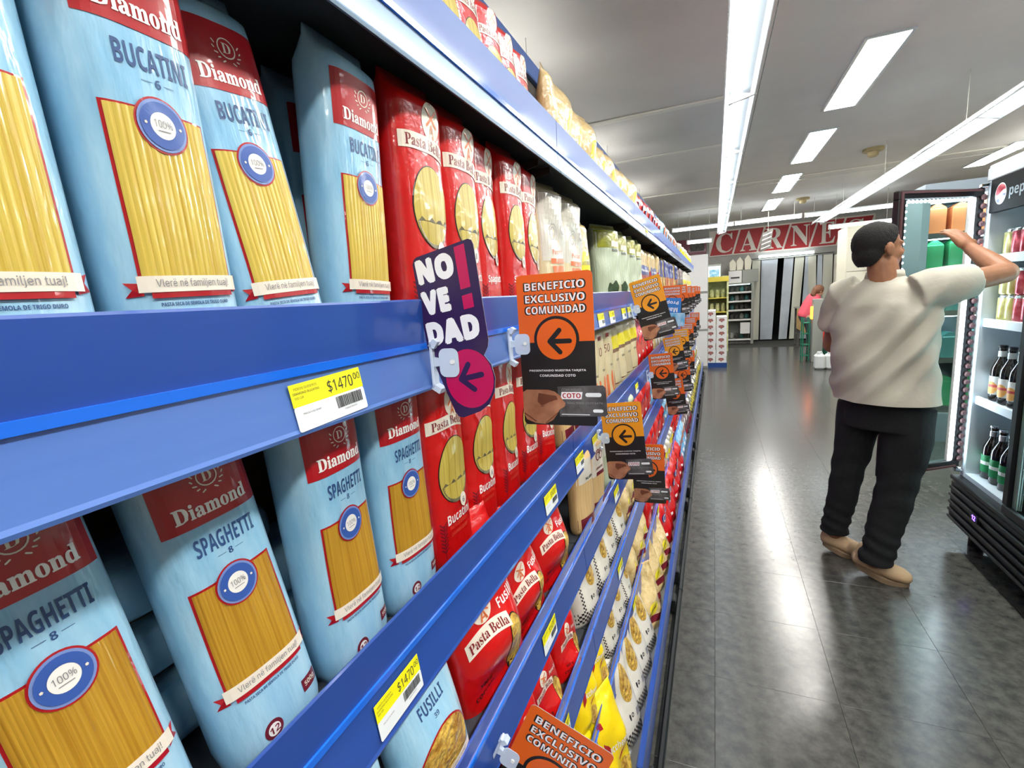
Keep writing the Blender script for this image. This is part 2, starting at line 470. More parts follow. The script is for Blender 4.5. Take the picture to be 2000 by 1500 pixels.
def blue_type(key, variety, num, wb, wt, pasta, strands):
    pk = Pk(.092, .334, .062, 'tall', 3.0, seed=len(key) * 7 + 3, nt=34, nth=44)
    hw = .033; bb = wt + .05; P = []
    P.append(('red_band', 'print_red', 0, rect(-.037, bb, .041, bb + .055, 16, 10)))
    P.append(('crest', 'print_cream', 1, cat2(ring((.004, bb + .036), .0072, .0082, 20), *[line((.004 + sg * (.0105 + .0012 * (q % 2)) * math.cos(R(-70 + 20 * q)), bb + .036 + .0112 * math.sin(R(-70 + 20 * q))), (.004 + sg * .0128 * math.cos(R(-62 + 20 * q)), bb + .036 + .0135 * math.sin(R(-62 + 20 * q))), .0011, 2) for sg in (-1, 1) for q in range(5)], text('D', h=.008, at=(.004, bb + .036), bold=.02, ser=True))))
    P.append(('brand_name', 'print_white', 1, text('Diamond', h=.0128, w=.058, at=(.002, bb + .013), bold=.035, ser=True)))
    P.append(('variety_name', 'print_navy', 0, text(variety, h=.0150, w=.050, at=(.004, wt + .033), bold=.03)))
    P.append(('size_number', 'print_navy', 0, cat2(text(num, h=.0055, at=(.004, wt + .0195), bold=.02), line((-.007, wt + .0195), (0, wt + .0195), .0004), line((.008, wt + .0195), (.015, wt + .0195), .0004))))
    P.append(('window_frame', 'print_red', 0, rect(-hw - .0016, wb - .001, hw + .0016, wt + .0016, 16, 20)))
    nu = strands * 5; rs = random.Random(5); lv = [rs.uniform(-.0002, .0002) for _ in range(strands + 1)]
    def corr(y, t):
        q = (y + hw) / (2 * hw) * strands; i = int(max(0, min(strands - 1, q)))
        return (.0006 if strands < 18 else .00035) * abs(math.sin(math.pi * (q + .06 * math.sin(40 * t + i)))) + lv[i]
    P.append(('pasta_window', pasta, 1, rect(-hw, wb, hw, wt, nu, 16), corr))
    c = (.000, wt - .008)
    P.append(('seal_frame', 'print_red', 3, blob(c, .0182, 36, 4)))
    P.append(('seal', 'print_lilac', 4, blob(c, .0168, 36, 4)))
    P.append(('seal_ring', 'print_royal', 5, ring(c, .0088, .0150)))
    P.append(('seal_stars', 'print_cream', 6, cat2(blob((c[0] - .0118, c[1]), .0011, 5, 1), blob((c[0] + .0118, c[1]), .0011, 5, 1))))
    P.append(('seal_centre', 'print_white', 5, blob(c, .0086, 28, 2)))
    P.append(('seal_text', 'print_grey', 6, cat2(text('100%', h=.0048, w=.0125, at=(c[0], c[1] + .001), bold=.0), line((c[0] - .004, c[1] - .0035), (c[0] + .004, c[1] - .0035), .0006))))
    P.append(('ribbon', 'print_red', 3, cat2(poly([(-.042, wb - .013), (-.034, wb - .012), (-.034, wb - .004), (-.042, wb - .003), (-.039, wb - .008)]), poly([(.042, wb - .010), (.034, wb - .012), (.034, wb - .002), (.042, wb + .001), (.039, wb - .005)]),
              rect(-.030, wb - .014, .032, wb - .0095, 12, 1))))
    P.append(('banner', 'print_cream', 4, rect(-.0365, wb - .010, .038, wb + .001, 16, 2)))
    P.append(('slogan', 'print_grey', 5, text('Vler\u00eb n\u00eb familjen tuaj!', h=.0068, w=.056, at=(.001, wb - .0045))))
    P.append(('small_print', 'print_navy', 0, text('PASTA SECA DE SEMOLA DE TRIGO DURO', h=.0026, w=.052, at=(.001, wb - .0185), bold=.02)))
    P.append(('badge', 'print_maroon', 0, blob((-.012, .026), .0085, 24, 2)))
    P.append(('badge_centre', 'print_white', 1, blob((-.012, .026), .0056, 20, 2)))
    P.append(('badge_number', 'print_maroon', 2, text('12', h=.0062, at=(-.012, .026), bold=.03)))
    P.append(('weight_mark', 'print_maroon', 0, rect(.022, .030, .040, .042, 4, 2)))
    P.append(('weight_text', 'print_cream', 1, text('500g', h=.006, w=.013, at=(.031, .036), bold=.02)))
    ptype(key, pk, 'film_blue', P)
blue_type('blue_bucatini', 'BUCATINI', '6', .078, .187, 'pasta_thick', 15)
blue_type('blue_spaghetti', 'SPAGHETTI', '8', .083, .170, 'pasta_thin', 24)

def red_type(key, variety, num, low=0):
    pk = Pk(.104, .335, .06, 'tall', 3.0, seed=len(key) * 5 + low, amp=.0016, nt=34, nth=44); P = []
    z = -.022 if low else 0
    P.append(('emblem', 'print_cream', 0, blob((.014, .283 + z), lambda a: (.019, .024), 28, 3)))
    mill = [text('A', h=.018, w=.010, at=(.014, .270 + z), bold=.03)]
    for a in (45, 135): VV, FF = line((.014 - .014 * math.cos(R(a)), .287 + z - .014 * math.sin(R(a))), (.014 + .014 * math.cos(R(a)), .287 + z + .014 * math.sin(R(a))), .0035, 2); mill.append(([(p[0], p[1], .00005 + a * 1e-6) for p in VV], FF))
    P.append(('windmill', 'print_orange', 1, cat2(*mill)))
    def bend(y): return -6.0 * max(y - .005, 0) ** 2 - 2 * min(y + .02, 0) ** 2
    RV, RF = rect(-.046, .243 + z, .046, .263 + z, 20, 3); RV = [(y, t + bend(y)) for y, t in RV]
    P.append(('name_ribbon', 'print_cream', 1, (RV, RF)))
    TV, TF = text('Pasta Bella', h=.0135, w=.078, at=(.001, .253 + z), bold=.0, ser=True); TV = [(q[0], q[1] + bend(q[0]), q[2]) for q in TV]
    P.append(('brand_name', 'print_darkred', 2, (TV, TF)))
    c = (.004, .175 + z)
    P.append(('window_outline', 'print_black', 0, wob(c, .0385, .055, 1, 2, .05)))
    def corr(y, t): return .0005 * abs(math.sin(y * 620 + .8 * math.sin(t * 30)))
    V, F = rect(-.04, -.06, .046, .06, 1, 1)
    P.append(('pasta_window', 'pasta_pale', 1, wob(c, .0370, .0535, 1, 2, .05)))
    # pot at the foot of the window: a fan part of the same outline
    pts = [(c[0] + .037 * math.cos(a), c[1] + .0535 * math.sin(a)) for a in np.linspace(R(199), R(341), 24)]
    top = [(c[0] + .0345 * (1 - 2 * k / 10), c[1] - .0175 + .0035 * math.sin(k * 2.3)) for k in range(11)]
    P.append(('pot', 'pot_grey', 2, poly(pts + top)))
    P.append(('badge', 'print_cream', 3, blob((.016, .120 + z), lambda a: (.0085, .0115), 24, 2)))
    P.append(('badge_number', 'print_grey', 4, text(num, h=.009, at=(.016, .119 + z), bold=.03)))
    P.append(('variety_name', 'print_white', 0, text(variety, h=.017, w=.062, at=(.004, .085 + z * .3), bold=.035)))
    P.append(('small_print', 'print_paleredtext', 0, cat2(text('PASTA DI SEMOLA', h=.006, w=.050, at=(.002, .064), bold=0), text('DI GRANO DURO', h=.006, w=.044, at=(.002, .052), bold=0))))
    ear = [line((-.036, .02), (-.036, .075), .0014, 2)] + [line((-.036, .03 + .006 * i), (-.036 + s_ * .006, .036 + .006 * i), .0024, 2) for i in range(8) for s_ in (-1, 1)]
    P.append(('wheat_ear', 'print_darkred', 0, union(cat2(*ear))))
    ptype(key, pk, 'film_red', P)
red_type('red_spaghetti', 'Spaghetti', '8')
red_type('red_bucatini', 'Bucatini', '6', 1)

def red_bag(key, variety, w=.17, h=.29, d=.075, seed=3):
    pk = Pk(w, h, d, 'pillow', 2.3, seed=seed, amp=.009, nt=26, nth=36); P = []
    k = w / .17
    f = h / .29
    P.append(('emblem', 'print_cream', 0, blob((-.012 * k, .158 * f), .021 * k, 24, 2)))
    RV, RF = rect(-.058 * k, .112 * f, .030 * k, .136 * f, 16, 3); RV = [(y, t - 5 * (y + .012 * k) ** 2) for y, t in RV]
    P.append(('name_ribbon', 'print_cream', 1, (RV, RF)))
    mill = [text('A', h=.017 * k, at=(-.012 * k, .149 * f), bold=.03), line((-.024 * k, .153 * f), (0, .170 * f), .003, 2), line((0, .153 * f), (-.024 * k, .170 * f), .003, 2)]
    mill[2] = ([(p[0], p[1], .0001) for p in mill[2][0]], mill[2][1])
    P.append(('windmill', 'print_orange', 2, cat2(*mill)))
    TV, TF = text('Pasta Bella', h=.015 * k, w=.078 * k, at=(-.014 * k, .124 * f), ser=True); TV = [(q[0], q[1] - 5 * (q[0] + .012 * k) ** 2, q[2]) for q in TV]
    P.append(('brand_name', 'print_darkred', 3, (TV, TF)))
    c = (.040 * k, .062 * f)
    P.append(('window_outline', 'print_black', 0, wob(c, .0235 * k, .054 * f, 2, 3, .10)))
    P.append(('pasta_window', 'pasta_lumps', 1, wob(c, .0220 * k, .052 * f, 2, 3, .10)))
    P.append(('variety_name', 'print_white', 0, text(variety, h=.017 * k, w=.050 * k, at=(.046 * k, .145 * f), bold=.035)))
    P.append(('small_print', 'print_black', 0, cat2(text('500 g', h=.010 * k, at=(-.035 * k, .045 * f), bold=.02), text('COCCION', h=.008 * k, at=(-.035 * k, .030 * f), bold=.02))))
    ptype(key, pk, 'film_red', P)
red_bag('red_fusilli', 'Fusilli')
red_bag('red_penne', 'Penne Rigate', w=.15, h=.23, d=.07, seed=8)

# blue fusilli bag
pk = Pk(.125, .215, .06, 'pillow', 2.6, seed=21, amp=.003)
ptype('blue_fusilli', pk, 'film_blue', [
    ('red_band', 'print_red', 0, rect(-.045, .158, .045, .188, 12, 5)), ('brand_name', 'print_white', 1, text('Diamond', h=.014, w=.062, at=(0, .170), bold=.035, ser=True)),
    ('variety_name', 'print_navy', 0, text('FUSILLI', h=.015, w=.045, at=(0, .138), bold=.03)), ('size_number', 'print_navy', 0, text('39', h=.006, at=(0, .122), bold=.02)),
    ('window_frame', 'print_red', 0, wob((0, .062), .047, .045, 0, 2, .02)), ('pasta_window', 'pasta_lumps', 1, wob((0, .062), .045, .043, 0, 2, .02)),
    ('ribbon', 'print_red', 2, rect(-.05, .026, .05, .031, 12, 1)), ('banner', 'print_cream', 3, rect(-.047, .031, .047, .043, 12, 2)),
    ('slogan', 'print_grey', 4, text('Vler\u00eb n\u00eb familjen tuaj!', h=.007, w=.07, at=(0, .037)))])

# other packets of the aisle
def spiral(c, r, wd=.0012, turns=1.4):
    P = [(c[0] + r * (1 - .5 * i / 14) * math.cos(turns * 6.28 * i / 14), c[1] + 1.25 * r * (1 - .5 * i / 14) * math.sin(turns * 6.28 * i / 14)) for i in range(15)]
    return union(cat2(*[line(P[i], P[i + 1], wd, 2) for i in range(14)]))
pk = Pk(.15, .32, .07, 'tall', 2.6, seed=31, amp=.003)
ptype('white_swirl', pk, 'film_clear_pasta', [
    ('white_wrap', 'film_white', 0, rect(-.07, .135, .07, .30, 14, 14)), ('swirl', 'print_grey', 1, cat2(spiral((-.015, .20), .018), spiral((.03, .21), .014))),
    ('orange_band', 'print_orange', 1, cat2(rect(-.035, .128, .035, .140, 6, 1), text('Pastas', h=.012, at=(0, .155), bold=.03), rect(-.03, .105, .03, .122, 6, 1)))])
pk = Pk(.11, .28, .06, 'tall', 2.6, seed=33, amp=.003)
ptype('brown_yellow', pk, 'film_tan', [('yellow_label', 'print_yellow', 0, rect(-.05, .12, .05, .18, 10, 5)), ('label_text', 'print_grey', 1, text('LA CUMBRE', h=.012, w=.06, at=(0, .145), ser=True)), ('brown_band', 'print_brown', 0, rect(-.05, .103, .05, .118, 10, 1))])
def asparagus():
    S = []
    for cx, cy, r in ((-.018, .062, .018), (.01, .066, .020), (.004, .045, .018), (-.03, .045, .014)): S.append(wob((cx, cy), r, r * 1.5, cx * 80, 5, .08))
    return S
pk = Pk(.17, .31, .07, 'tall', 2.6, seed=35, amp=.003)
ptype('green_label', pk, 'film_green_pasta', [
    ('green_top', 'film_green', 0, rect(-.08, .22, .08, .305, 14, 8)), ('green_foot', 'film_green', 0, rect(-.08, .004, .08, .035, 14, 3)),
    ('vegetable_picture', 'print_green', 1, asparagus()[0]), ('vegetable_picture', 'print_green', 2, asparagus()[1]), ('vegetable_picture', 'print_green', 3, asparagus()[2]),
    ('pink_label', 'print_cream', 1, rect(.0, .225, .06, .245, 6, 2)), ('label_text', 'print_black', 2, text('Noodles', h=.012, w=.05, at=(.03, .212), bold=.03))])
pk = Pk(.12, .30, .065, 'tall', 2.6, seed=37, amp=.003)
ptype('red_blue_logo', pk, 'film_tan', [('red_foot', 'print_red', 0, rect(-.055, .01, .055, .17, 12, 8)), ('blue_logo', 'film_navy', 1, wob((0, .165), .045, .028, 0, 2, .05)), ('logo_text', 'print_white', 2, text('Fideos', h=.014, w=.06, at=(0, .165), bold=.03)), ('pink_text', 'print_orange', 1, text('Tallarin', h=.015, w=.06, at=(0, .10), bold=.03))])
ptype('blue_top', pk, 'film_tan', [('blue_top', 'film_navy', 0, rect(-.055, .15, .055, .28, 12, 8)), ('picture', 'print_orange', 1, wob((0, .12), .04, .035, 1, 5, .1)), ('logo_text', 'print_white', 1, text('Pasta', h=.02, w=.06, at=(0, .22), bold=.03))])
ptype('purple_pack', pk, 'film_darkpurple', [('yellow_label', 'print_yellow', 0, rect(-.03, .04, .03, .10, 5, 4)), ('swoosh', 'print_white', 0, spiral((0, .2), .03, .004))])
ptype('cream_pack', pk, 'film_white', [('yellow_label', 'print_yellow', 0, rect(-.045, .12, .045, .17, 8, 4)), ('orange_foot', 'print_orange', 0, rect(-.045, .02, .045, .07, 8, 4))])
pk = Pk(.13, .27, .06, 'tall', 2.6, seed=39, amp=.003)
ptype('noodle_fifty', pk, 'film_clear_pasta', [('price_mark', 'print_maroon', 0, text('50', h=.03, at=(-.01, .185), bold=.0)), ('red_tab', 'print_red', 0, rect(-.02, .225, .015, .25, 4, 2)),
    ('orange_strip', 'print_orange', 0, wob((-.03, .05), .01, .045, 0, 3, .1)), ('orange_strip', 'print_orange', 0, wob((.01, .055), .009, .05, 0, 3, .1)), ('orange_strip', 'print_orange', 0, wob((.04, .05), .008, .042, 0, 3, .1)), ('small_text', 'print_black', 0, text('fideos', h=.009, at=(.02, .12), bold=.02))])
ptype('noodle_yellow', pk, 'film_clear_pasta', [('yellow_label', 'print_yellow', 0, rect(-.055, .165, .055, .215, 10, 4)), ('brown_band', 'print_brown', 0, rect(-.055, .150, .055, .164, 10, 1)), ('purple_foot', 'print_maroon', 0, rect(-.05, .008, .05, .03, 8, 1)), ('small_text', 'print_black', 0, text('Al huevo', h=.010, at=(0, .12), bold=.02))])
pk = Pk(.105, .235, .05, 'tall', 2.8, seed=41, amp=.0015)
ptype('tall_wood', pk, 'film_wood', [('white_wrap', 'film_white', 0, rect(-.048, .145, .048, .21, 10, 5)), ('red_foot', 'print_maroon', 0, rect(-.05, .003, .05, .045, 10, 3)), ('label_text', 'print_black', 1, text('TALLARIN', h=.008, w=.045, at=(.01, .155), bold=.02))])
ptype('wheat_sheaf', pk, 'film_wood', [('white_wrap', 'film_white', 0, rect(-.048, .11, .048, .205, 10, 5)), ('red_bow', 'print_maroon', 1, cat2(spiral((-.01, .175), .016, .004), spiral((.012, .175), .016, .004), rect(-.02, .11, .03, .122, 4, 1))), ('label_text', 'print_maroon', 2, text('LASAGNE', h=.008, w=.045, at=(0, .135), bold=.02)), ('red_foot', 'print_maroon', 0, rect(-.05, .003, .05, .03, 10, 2))])
ptype('green_spinach', pk, 'film_green_pasta', [('white_wrap', 'film_white', 0, rect(-.048, .13, .048, .20, 10, 5)), ('label_text', 'print_green', 1, text('ESPINACA', h=.009, w=.05, at=(0, .15), bold=.03)), ('leaf_picture', 'print_green', 1, wob((.01, .19), .016, .014, 1, 5, .12))])

def checker(u0, v0, u1, v1, n, m_):
    S = []
    for j in range(m_):
        for i in range(n):
            if (i + j) % 2 == 0:
                S.append(rect(u0 + (u1 - u0) * i / n, v0 + (v1 - v0) * j / m_, u0 + (u1 - u0) * (i + 1) / n, v0 + (v1 - v0) * (j + 1) / m_))
    return cat2(*S)
pk = Pk(.155, .25, .075, 'pillow', 2.3, seed=51, amp=.008)
ptype('white_checked', pk, 'film_white', [
    ('checked_foot', 'print_black', 0, checker(-.072, .012, .072, .045, 20, 5)), ('checked_seam', 'print_black', 0, checker(-.05, .045, -.040, .225, 2, 30)),
    ('pasta_window', 'pasta_lumps', 0, wob((.022, .155), .030, .05, 1, 2, .08)), ('drop_mark', 'print_black', 0, cat2(wob((.0, .075), .004, .008), ring((.014, .075), .003, .006, 14))), ('label_text', 'print_grey', 0, text('PURA', h=.022, w=.05, at=(-.0, .215), ser=True)), ('barcode', 'print_grey', 0, rect(.035, .06, .058, .08, 3, 2))])
pk = Pk(.165, .25, .08, 'pillow', 2.3, seed=53, amp=.011)
ptype('tan_maroon', pk, 'film_tan', [('maroon_patch', 'print_maroon', 0, rect(-.06, .03, .06, .055, 10, 2)), ('yellow_patch', 'print_yellow', 0, wob((0, .085), .035, .028, 0, 3, .06)), ('label_text', 'print_brown', 1, text('GIACOMO', h=.010, w=.05, at=(0, .085), bold=.02))])
pk = Pk(.165, .30, .08, 'pillow', 2.3, seed=55, amp=.009)
ptype('yellow_bag', pk, 'film_yellow', [('red_label', 'print_red', 0, poly([(-.045, .14), (.0, .125), (.045, .15), (.045, .205), (.0, .215), (-.045, .20)])), ('brand_name', 'print_white', 1, text('Lucchetti', h=.022, w=.08, at=(0, .17), bold=.03)), ('pasta_picture', 'pasta_lumps', 0, wob((.025, .075), .035, .028, 1, 3, .08)), ('red_tick', 'print_red', 0, rect(-.055, .235, -.03, .25))])
pk = Pk(.16, .25, .08, 'pillow', 2.3, seed=57, amp=.012)
ptype('red_logo_bag', pk, 'film_red', [('blue_logo', 'film_navy', 0, wob((0, .14), .030, .022, 0, 2, .06)), ('logo_ring', 'print_white', 1, ring((0, .14), .014, .019)), ('white_tab', 'print_white', 0, rect(-.03, .05, .0, .065, 3, 1)), ('gold_swirl', 'print_yellow', 0, wob((.03, .175), .012, .018, 0, 3, .1))])
ptype('sky_bag', pk, 'film_skyblue', [('pink_mark', 'print_orange', 0, wob((0, .14), .03, .03, 0, 4, .1)), ('white_tab', 'print_white', 0, rect(-.04, .05, .0, .075, 3, 1))])
ptype('black_bag', pk, 'film_black', [('yellow_mark', 'print_yellow', 0, checker(-.05, .05, .05, .12, 4, 3)), ('white_mark', 'print_white', 0, wob((0, .18), .03, .02, 0, 4, .1))])
ptype('purple_bag', pk, 'film_darkpurple', [('white_mark', 'print_white', 0, wob((0, .14), .04, .03, 0, 4, .1)), ('red_mark', 'print_red', 0, rect(-.05, .04, .05, .07, 6, 2))])
ptype('cream_bag', pk, 'film_tan', [('yellow_mark', 'print_yellow', 0, wob((0, .13), .035, .035, 0, 4, .1)), ('brown_band', 'print_brown', 0, rect(-.06, .07, .06, .085, 8, 1)), ('white_area', 'film_white', 0, rect(-.055, .015, .055, .066, 8, 3))])
pk = Pk(.09, .22, .09, 'tall', 2.0, seed=59, amp=.002)
ptype('white_tub', pk, 'film_white', [('gold_label', 'print_yellow', 0, rect(-.03, .10, .03, .15, 6, 3)), ('red_mark', 'print_orange', 0, rect(-.02, .03, .02, .08, 4, 3))])

ordn = ['first', 'second', 'third', 'fourth', 'fifth', 'sixth', 'seventh', 'eighth', 'ninth', 'tenth', 'eleventh', 'twelfth', 'thirteenth', 'fourteenth', 'fifteenth', 'sixteenth', 'seventeenth', 'eighteenth', 'nineteenth', 'twentieth', 'twenty-first', 'twenty-second', 'twenty-third', 'twenty-fourth', 'twenty-fifth']
NAMES = dict(blue_bucatini='pasta_packet', blue_spaghetti='pasta_packet', red_spaghetti='pasta_packet', red_bucatini='pasta_packet')
_proto = {}; _far = {}
PACKS = []
def place(o, x, y, z, yaw=0, lean=0, roll=0):
    o.location = (x, y, z)
    o.rotation_euler = (Matrix.Rotation(yaw, 3, 'Z') @ Matrix.Rotation(-lean, 3, 'Y') @ Matrix.Rotation(roll, 3, 'X')).to_euler()
def pack(key, x, y, z, yaw=0, lean=0, roll=0, far=False, name=None, scale=1, **k):
    T = PTYPES[key]; nm = name or ('pasta_bag' if T['pk'].kind == 'pillow' else 'pasta_packet')
    if far:
        if key not in _far:
            V = []; F = []; mats = []; mi = []; pk = T['pk']; nt, nth = pk.nt, pk.nth; pk.nt, pk.nth = 12, 16; bV, bF = pk.body(); pk.nt, pk.nth = nt, nth
            for n_, v, f, m_, s_ in [('bag', bV, bF, T['parts'][0][3], 1)] + T['parts'][1:]:
                n0 = len(V); V += [(a[0] + (.003 if n_ != 'bag' else 0), a[1], a[2]) for a in v]; F += [tuple(i + n0 for i in q) for q in f]
                if m_ not in mats: mats.append(m_)
                mi += [mats.index(m_)] * len(f)
            _far[key] = mesh_of(nm, V, F, mats, mi, smooth=True)
        o = bpy.data.objects.new(nm, _far[key]); COL.objects.link(o)
    elif key not in _proto:
        o = empty(nm); _proto[key] = o
        for n_, v, f, m_, s_ in T['parts']: obj(n_, v, f, m_, o, smooth=s_)
    else: o = copy_tree(_proto[key])
    place(o, x, y, z, yaw, lean, roll); o.scale = (scale,) * 3
    for q in ('label', 'category', 'group'):
        if q in o: del o[q]
    sset(o, **k); PACKS.append(o); return o

# ================================================================== SETTING
X0, X1, Y0, Y1, ZC = -5.2, 4.6, -3.0, 14.2, 3.0
# floor: screed with 40 cm polished tiles
bs = MB().box(X0, Y0, -.12, X1, Y1, -.012); fl = bs.build('floor', 'grout'); sset(fl, kind='structure')
tile_me = None; far_mb = MB(); cells = []
for i in range(-13, 12):
    for j in range(-5, 33):
        x0 = .009 + .4 * i; y0 = 1.33 + .4 * j - 2.0
        cx, cy = x0 + .2, y0 + .2
        if x0 < X0 or x0 + .4 > X1 or y0 < Y0 or y0 + .4 > Y1: continue
        vis = cy > .9 and cx > -.35 and cx < .25 + cy * 1.15
        cells.append((cy * (1 if vis else 1000), x0, y0, vis))
cells.sort(); near = [c for c in cells if c[3]][:290]; nset = set((c[1], c[2]) for c in near)
for c in cells:
    x0, y0 = c[1], c[2]
    if (x0, y0) in nset:
        if tile_me is None:
            t_ = MB().box(.0004, .0004, -.012, .3996, .3996, 0, bev=.0004); tile_me = mesh_of('tile', t_.V, t_.F, 'floor_tile')
        o = bpy.data.objects.new('tile', tile_me); COL.objects.link(o); o.location = (x0, y0, 0); o.parent = fl
        k = random.randrange(4)
    else: far_mb.box(x0 + .0007, y0 + .0007, -.012, x0 + .3993, y0 + .3993, 0)
o = far_mb.build('tile_field', 'floor_tile_far', fl); o['kind'] = 'stuff'
# ceiling, walls
ce = bx('ceiling', 'ceiling_paint', None, X0, Y0, ZC, X1, Y1, ZC + .1); sset(ce, kind='structure')
for n_, y, d_ in ((1, 1.55, .10), (2, 4.65, .045), (3, 6.1, .02), (4, 8.55, .04), (5, 10.6, .03)):
    sset(bx('trim_%d' % n_, 'ceiling_trim', None, X0, y, ZC - d_ * .35, X1 if n_ in (4,) else .1, y + .07, ZC - .0005, bev=.004), kind='structure')
sset(bx('wall_left', 'wall_paint', None, X0 - .1, Y0, 0, X0, Y1, ZC), kind='structure')
sset(bx('wall_right', 'wall_paint', None, X1, Y0, 0, X1 + .1, Y1, ZC), kind='structure')
sset(bx('wall_near', 'wall_paint', None, X0, Y0 - .1, 0, X1, Y0, ZC), kind='structure')
wb = MB(); wb.box(X0, Y1, 0, .86, Y1 + .1, ZC); wb.box(2.72, Y1, 0, X1, Y1 + .1, ZC); wb.box(.86, Y1, 2.12, 2.72, Y1 + .1, ZC)
sset(wb.build('wall_back', 'wall_paint'), kind='structure')
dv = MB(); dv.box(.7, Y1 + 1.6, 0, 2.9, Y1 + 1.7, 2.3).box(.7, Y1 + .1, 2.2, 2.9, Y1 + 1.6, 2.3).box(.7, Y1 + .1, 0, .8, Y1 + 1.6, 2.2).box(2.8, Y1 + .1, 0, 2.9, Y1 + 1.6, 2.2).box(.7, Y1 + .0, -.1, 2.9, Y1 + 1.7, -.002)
sset(dv.build('dark_doorway', 'dark_void'), kind='structure')  # shell behind the curtain: darkness of the opening put into near-black colour

# recessed panels in view; unseen ones behind and aside, some added for light
fx_lab = ['nearest and largest glowing recessed panel in the right-hand ceiling row', 'second glowing recessed ceiling panel from the near end', 'third glowing recessed ceiling panel from the near end', 'farthest and smallest glowing recessed ceiling panel']
def ceiling_panel(x, y, lab, grp='recessed ceiling light panels'):
    t = empty('ceiling_light', (x, y, ZC), label=lab, cat='light', group=grp)
    f = MB(); f.box(-.14, -.72, -.012, -.118, .72, -.0005).box(.118, -.72, -.012, .14, .72, -.0005).box(-.118, -.72, -.012, .118, -.70, -.0005).box(-.118, .70, -.012, .118, .72, -.0005)
    f.build('frame', 'fixture_metal', t); bx('diffuser', 'panel_glow', t, -.117, -.699, -.008, .117, .699, -.001)
for i, y in enumerate((4.86, 6.95, 9.1, 11.2)): ceiling_panel(1.045, y, fx_lab[i])
for x, y in ((1.045, 2.75), (1.045, .6), (1.045, -1.5), (-.2, -1.8), (-2.2, -1.5), (-2.2, 2.75), (-2.2, 6.95), (-2.2, .6), (-2.2, 11.2), (3.6, 4.86), (3.6, 9.1)):
    ceiling_panel(x, y, 'recessed ceiling panel outside the view at x %d, y %d decimetres' % (x * 10, y * 10), 'ceiling panels beyond the view')

# hanging fluorescent fixture above the shelves
def hanging_fixture(x, z, ya, yb, lab, flip=1, off=()):
    t = empty('hanging_light_fixture', (x, ya, z), label=lab, cat='light')
    L = yb - ya
    body = MB().prism([(-.075 * flip, .0), (-.06 * flip, .045), (.06 * flip, .045), (.085 * flip, -.02), (.08 * flip, -.024), (.055 * flip, .03), (-.055 * flip, .03), (-.07 * flip, -.004)][::(1 if flip > 0 else -1)], lambda u, v: (u, 0, v), lambda u, v: (u, L, v))
    body.build('reflector', 'fixture_metal', t)
    bx('side_rail', 'chrome', t, min(-.09 * flip, -.086 * flip), 0, -.006, max(-.09 * flip, -.086 * flip), L, 0)
    n = int(L / 1.22)
    for i in range(n):
        y0 = i * 1.22 + .02
        MB().tube([(.012 * flip, y0, .008), (.012 * flip, y0 + 1.17, .008)], .020, 10).build('tube', 'tube_glow', t)
        P = [(-.088 * flip, 0), (.05 * flip, .028), (.06 * flip, -.03)]
        if flip < 0: P = P[::-1]
        MB().prism(P, lambda u, v: (u, y0 + 1.172, v), lambda u, v: (u, y0 + 1.190, v)).build('bracket', 'shelf_edge_white', t)
    sl = MB()
    for i in range(int(L / .05)): sl.box(.0855 * flip - .001, i * .05, -.016, .0855 * flip + .001, i * .05 + .028, -.010)
    sl.build('vent_slots', 'shelf_edge_white', t)['kind'] = 'stuff'
    for i in range(1, int(L / 2)): MB().tube([(0, i * 2, .045), (0, i * 2, ZC - z - .001)], .003, 6).build('suspension_wire', 'wire', t)
    return t
hanging_fixture(.13, 2.50, -2.85, 10.6, 'long bright fluorescent fixture hanging over the left side of the aisle', -1)
hanging_fixture(1.84, 2.55, 1.2, 11.4, 'long slim fluorescent fixture hanging over the fridges on the right', 1)

def tube_light(x0, x1, y, z, lab, grp=None, r=.026, m_='tube_glow'):
    t = empty('tube_light', ((x0 + x1) / 2, y, z), label=lab, cat='light', group=grp); h = (x1 - x0) / 2
    bx('housing', 'fixture_metal', t, -h, -.012, .024, h, .012, .05, bev=.004)
    MB().tube([(-h + .01, 0, -.006), (h - .01, 0, -.006)], r, 10).build('tube', m_, t)
    for s in (-1, 1):
        MB().tube([(s * h * .8, 0, .05), (s * h * .8, 0, ZC - z + .001)], .003, 6).build('suspension_wire', 'wire', t)
        bx('end_cap', 'shelf_edge_white', t, s * h - .012, -.032, -.036, s * h + .012, .032, .05, bev=.003)
for xx in (-2.1, 3.3):  # extra tubes to both sides, added to brighten the dark ceiling
    for k in range(4): tube_light(xx - .03, xx + 1.17, .6 + 2.4 * k, 2.62, 'tube light added to brighten the ceiling, %s aisle, %s from the near end' % ('left' if xx < 0 else 'right', ordn[k]), 'tube lights added to brighten the ceiling', .03, 'tube_glow_added')
tube_light(-.82, .36, 11.0, 2.69, 'left tube of the bright row across the aisle below the ceiling')
tube_light(.37, 1.53, 11.0, 2.69, 'middle tube of the bright row across the aisle')
tube_light(1.60, 3.02, 11.0, 2.69, 'right tube of the bright row across the aisle')
tube_light(-.52, -.05, 10.9, 2.405, 'short low tube light at the far end above the shelf tops')
tube_light(1.98, 2.95, 10.9, 2.415, 'low tube light above the man\'s head in front of the red sign')
tube_light(1.03, 2.26, 14.02, 2.15, 'rounded tube light directly above the plastic strip curtain')

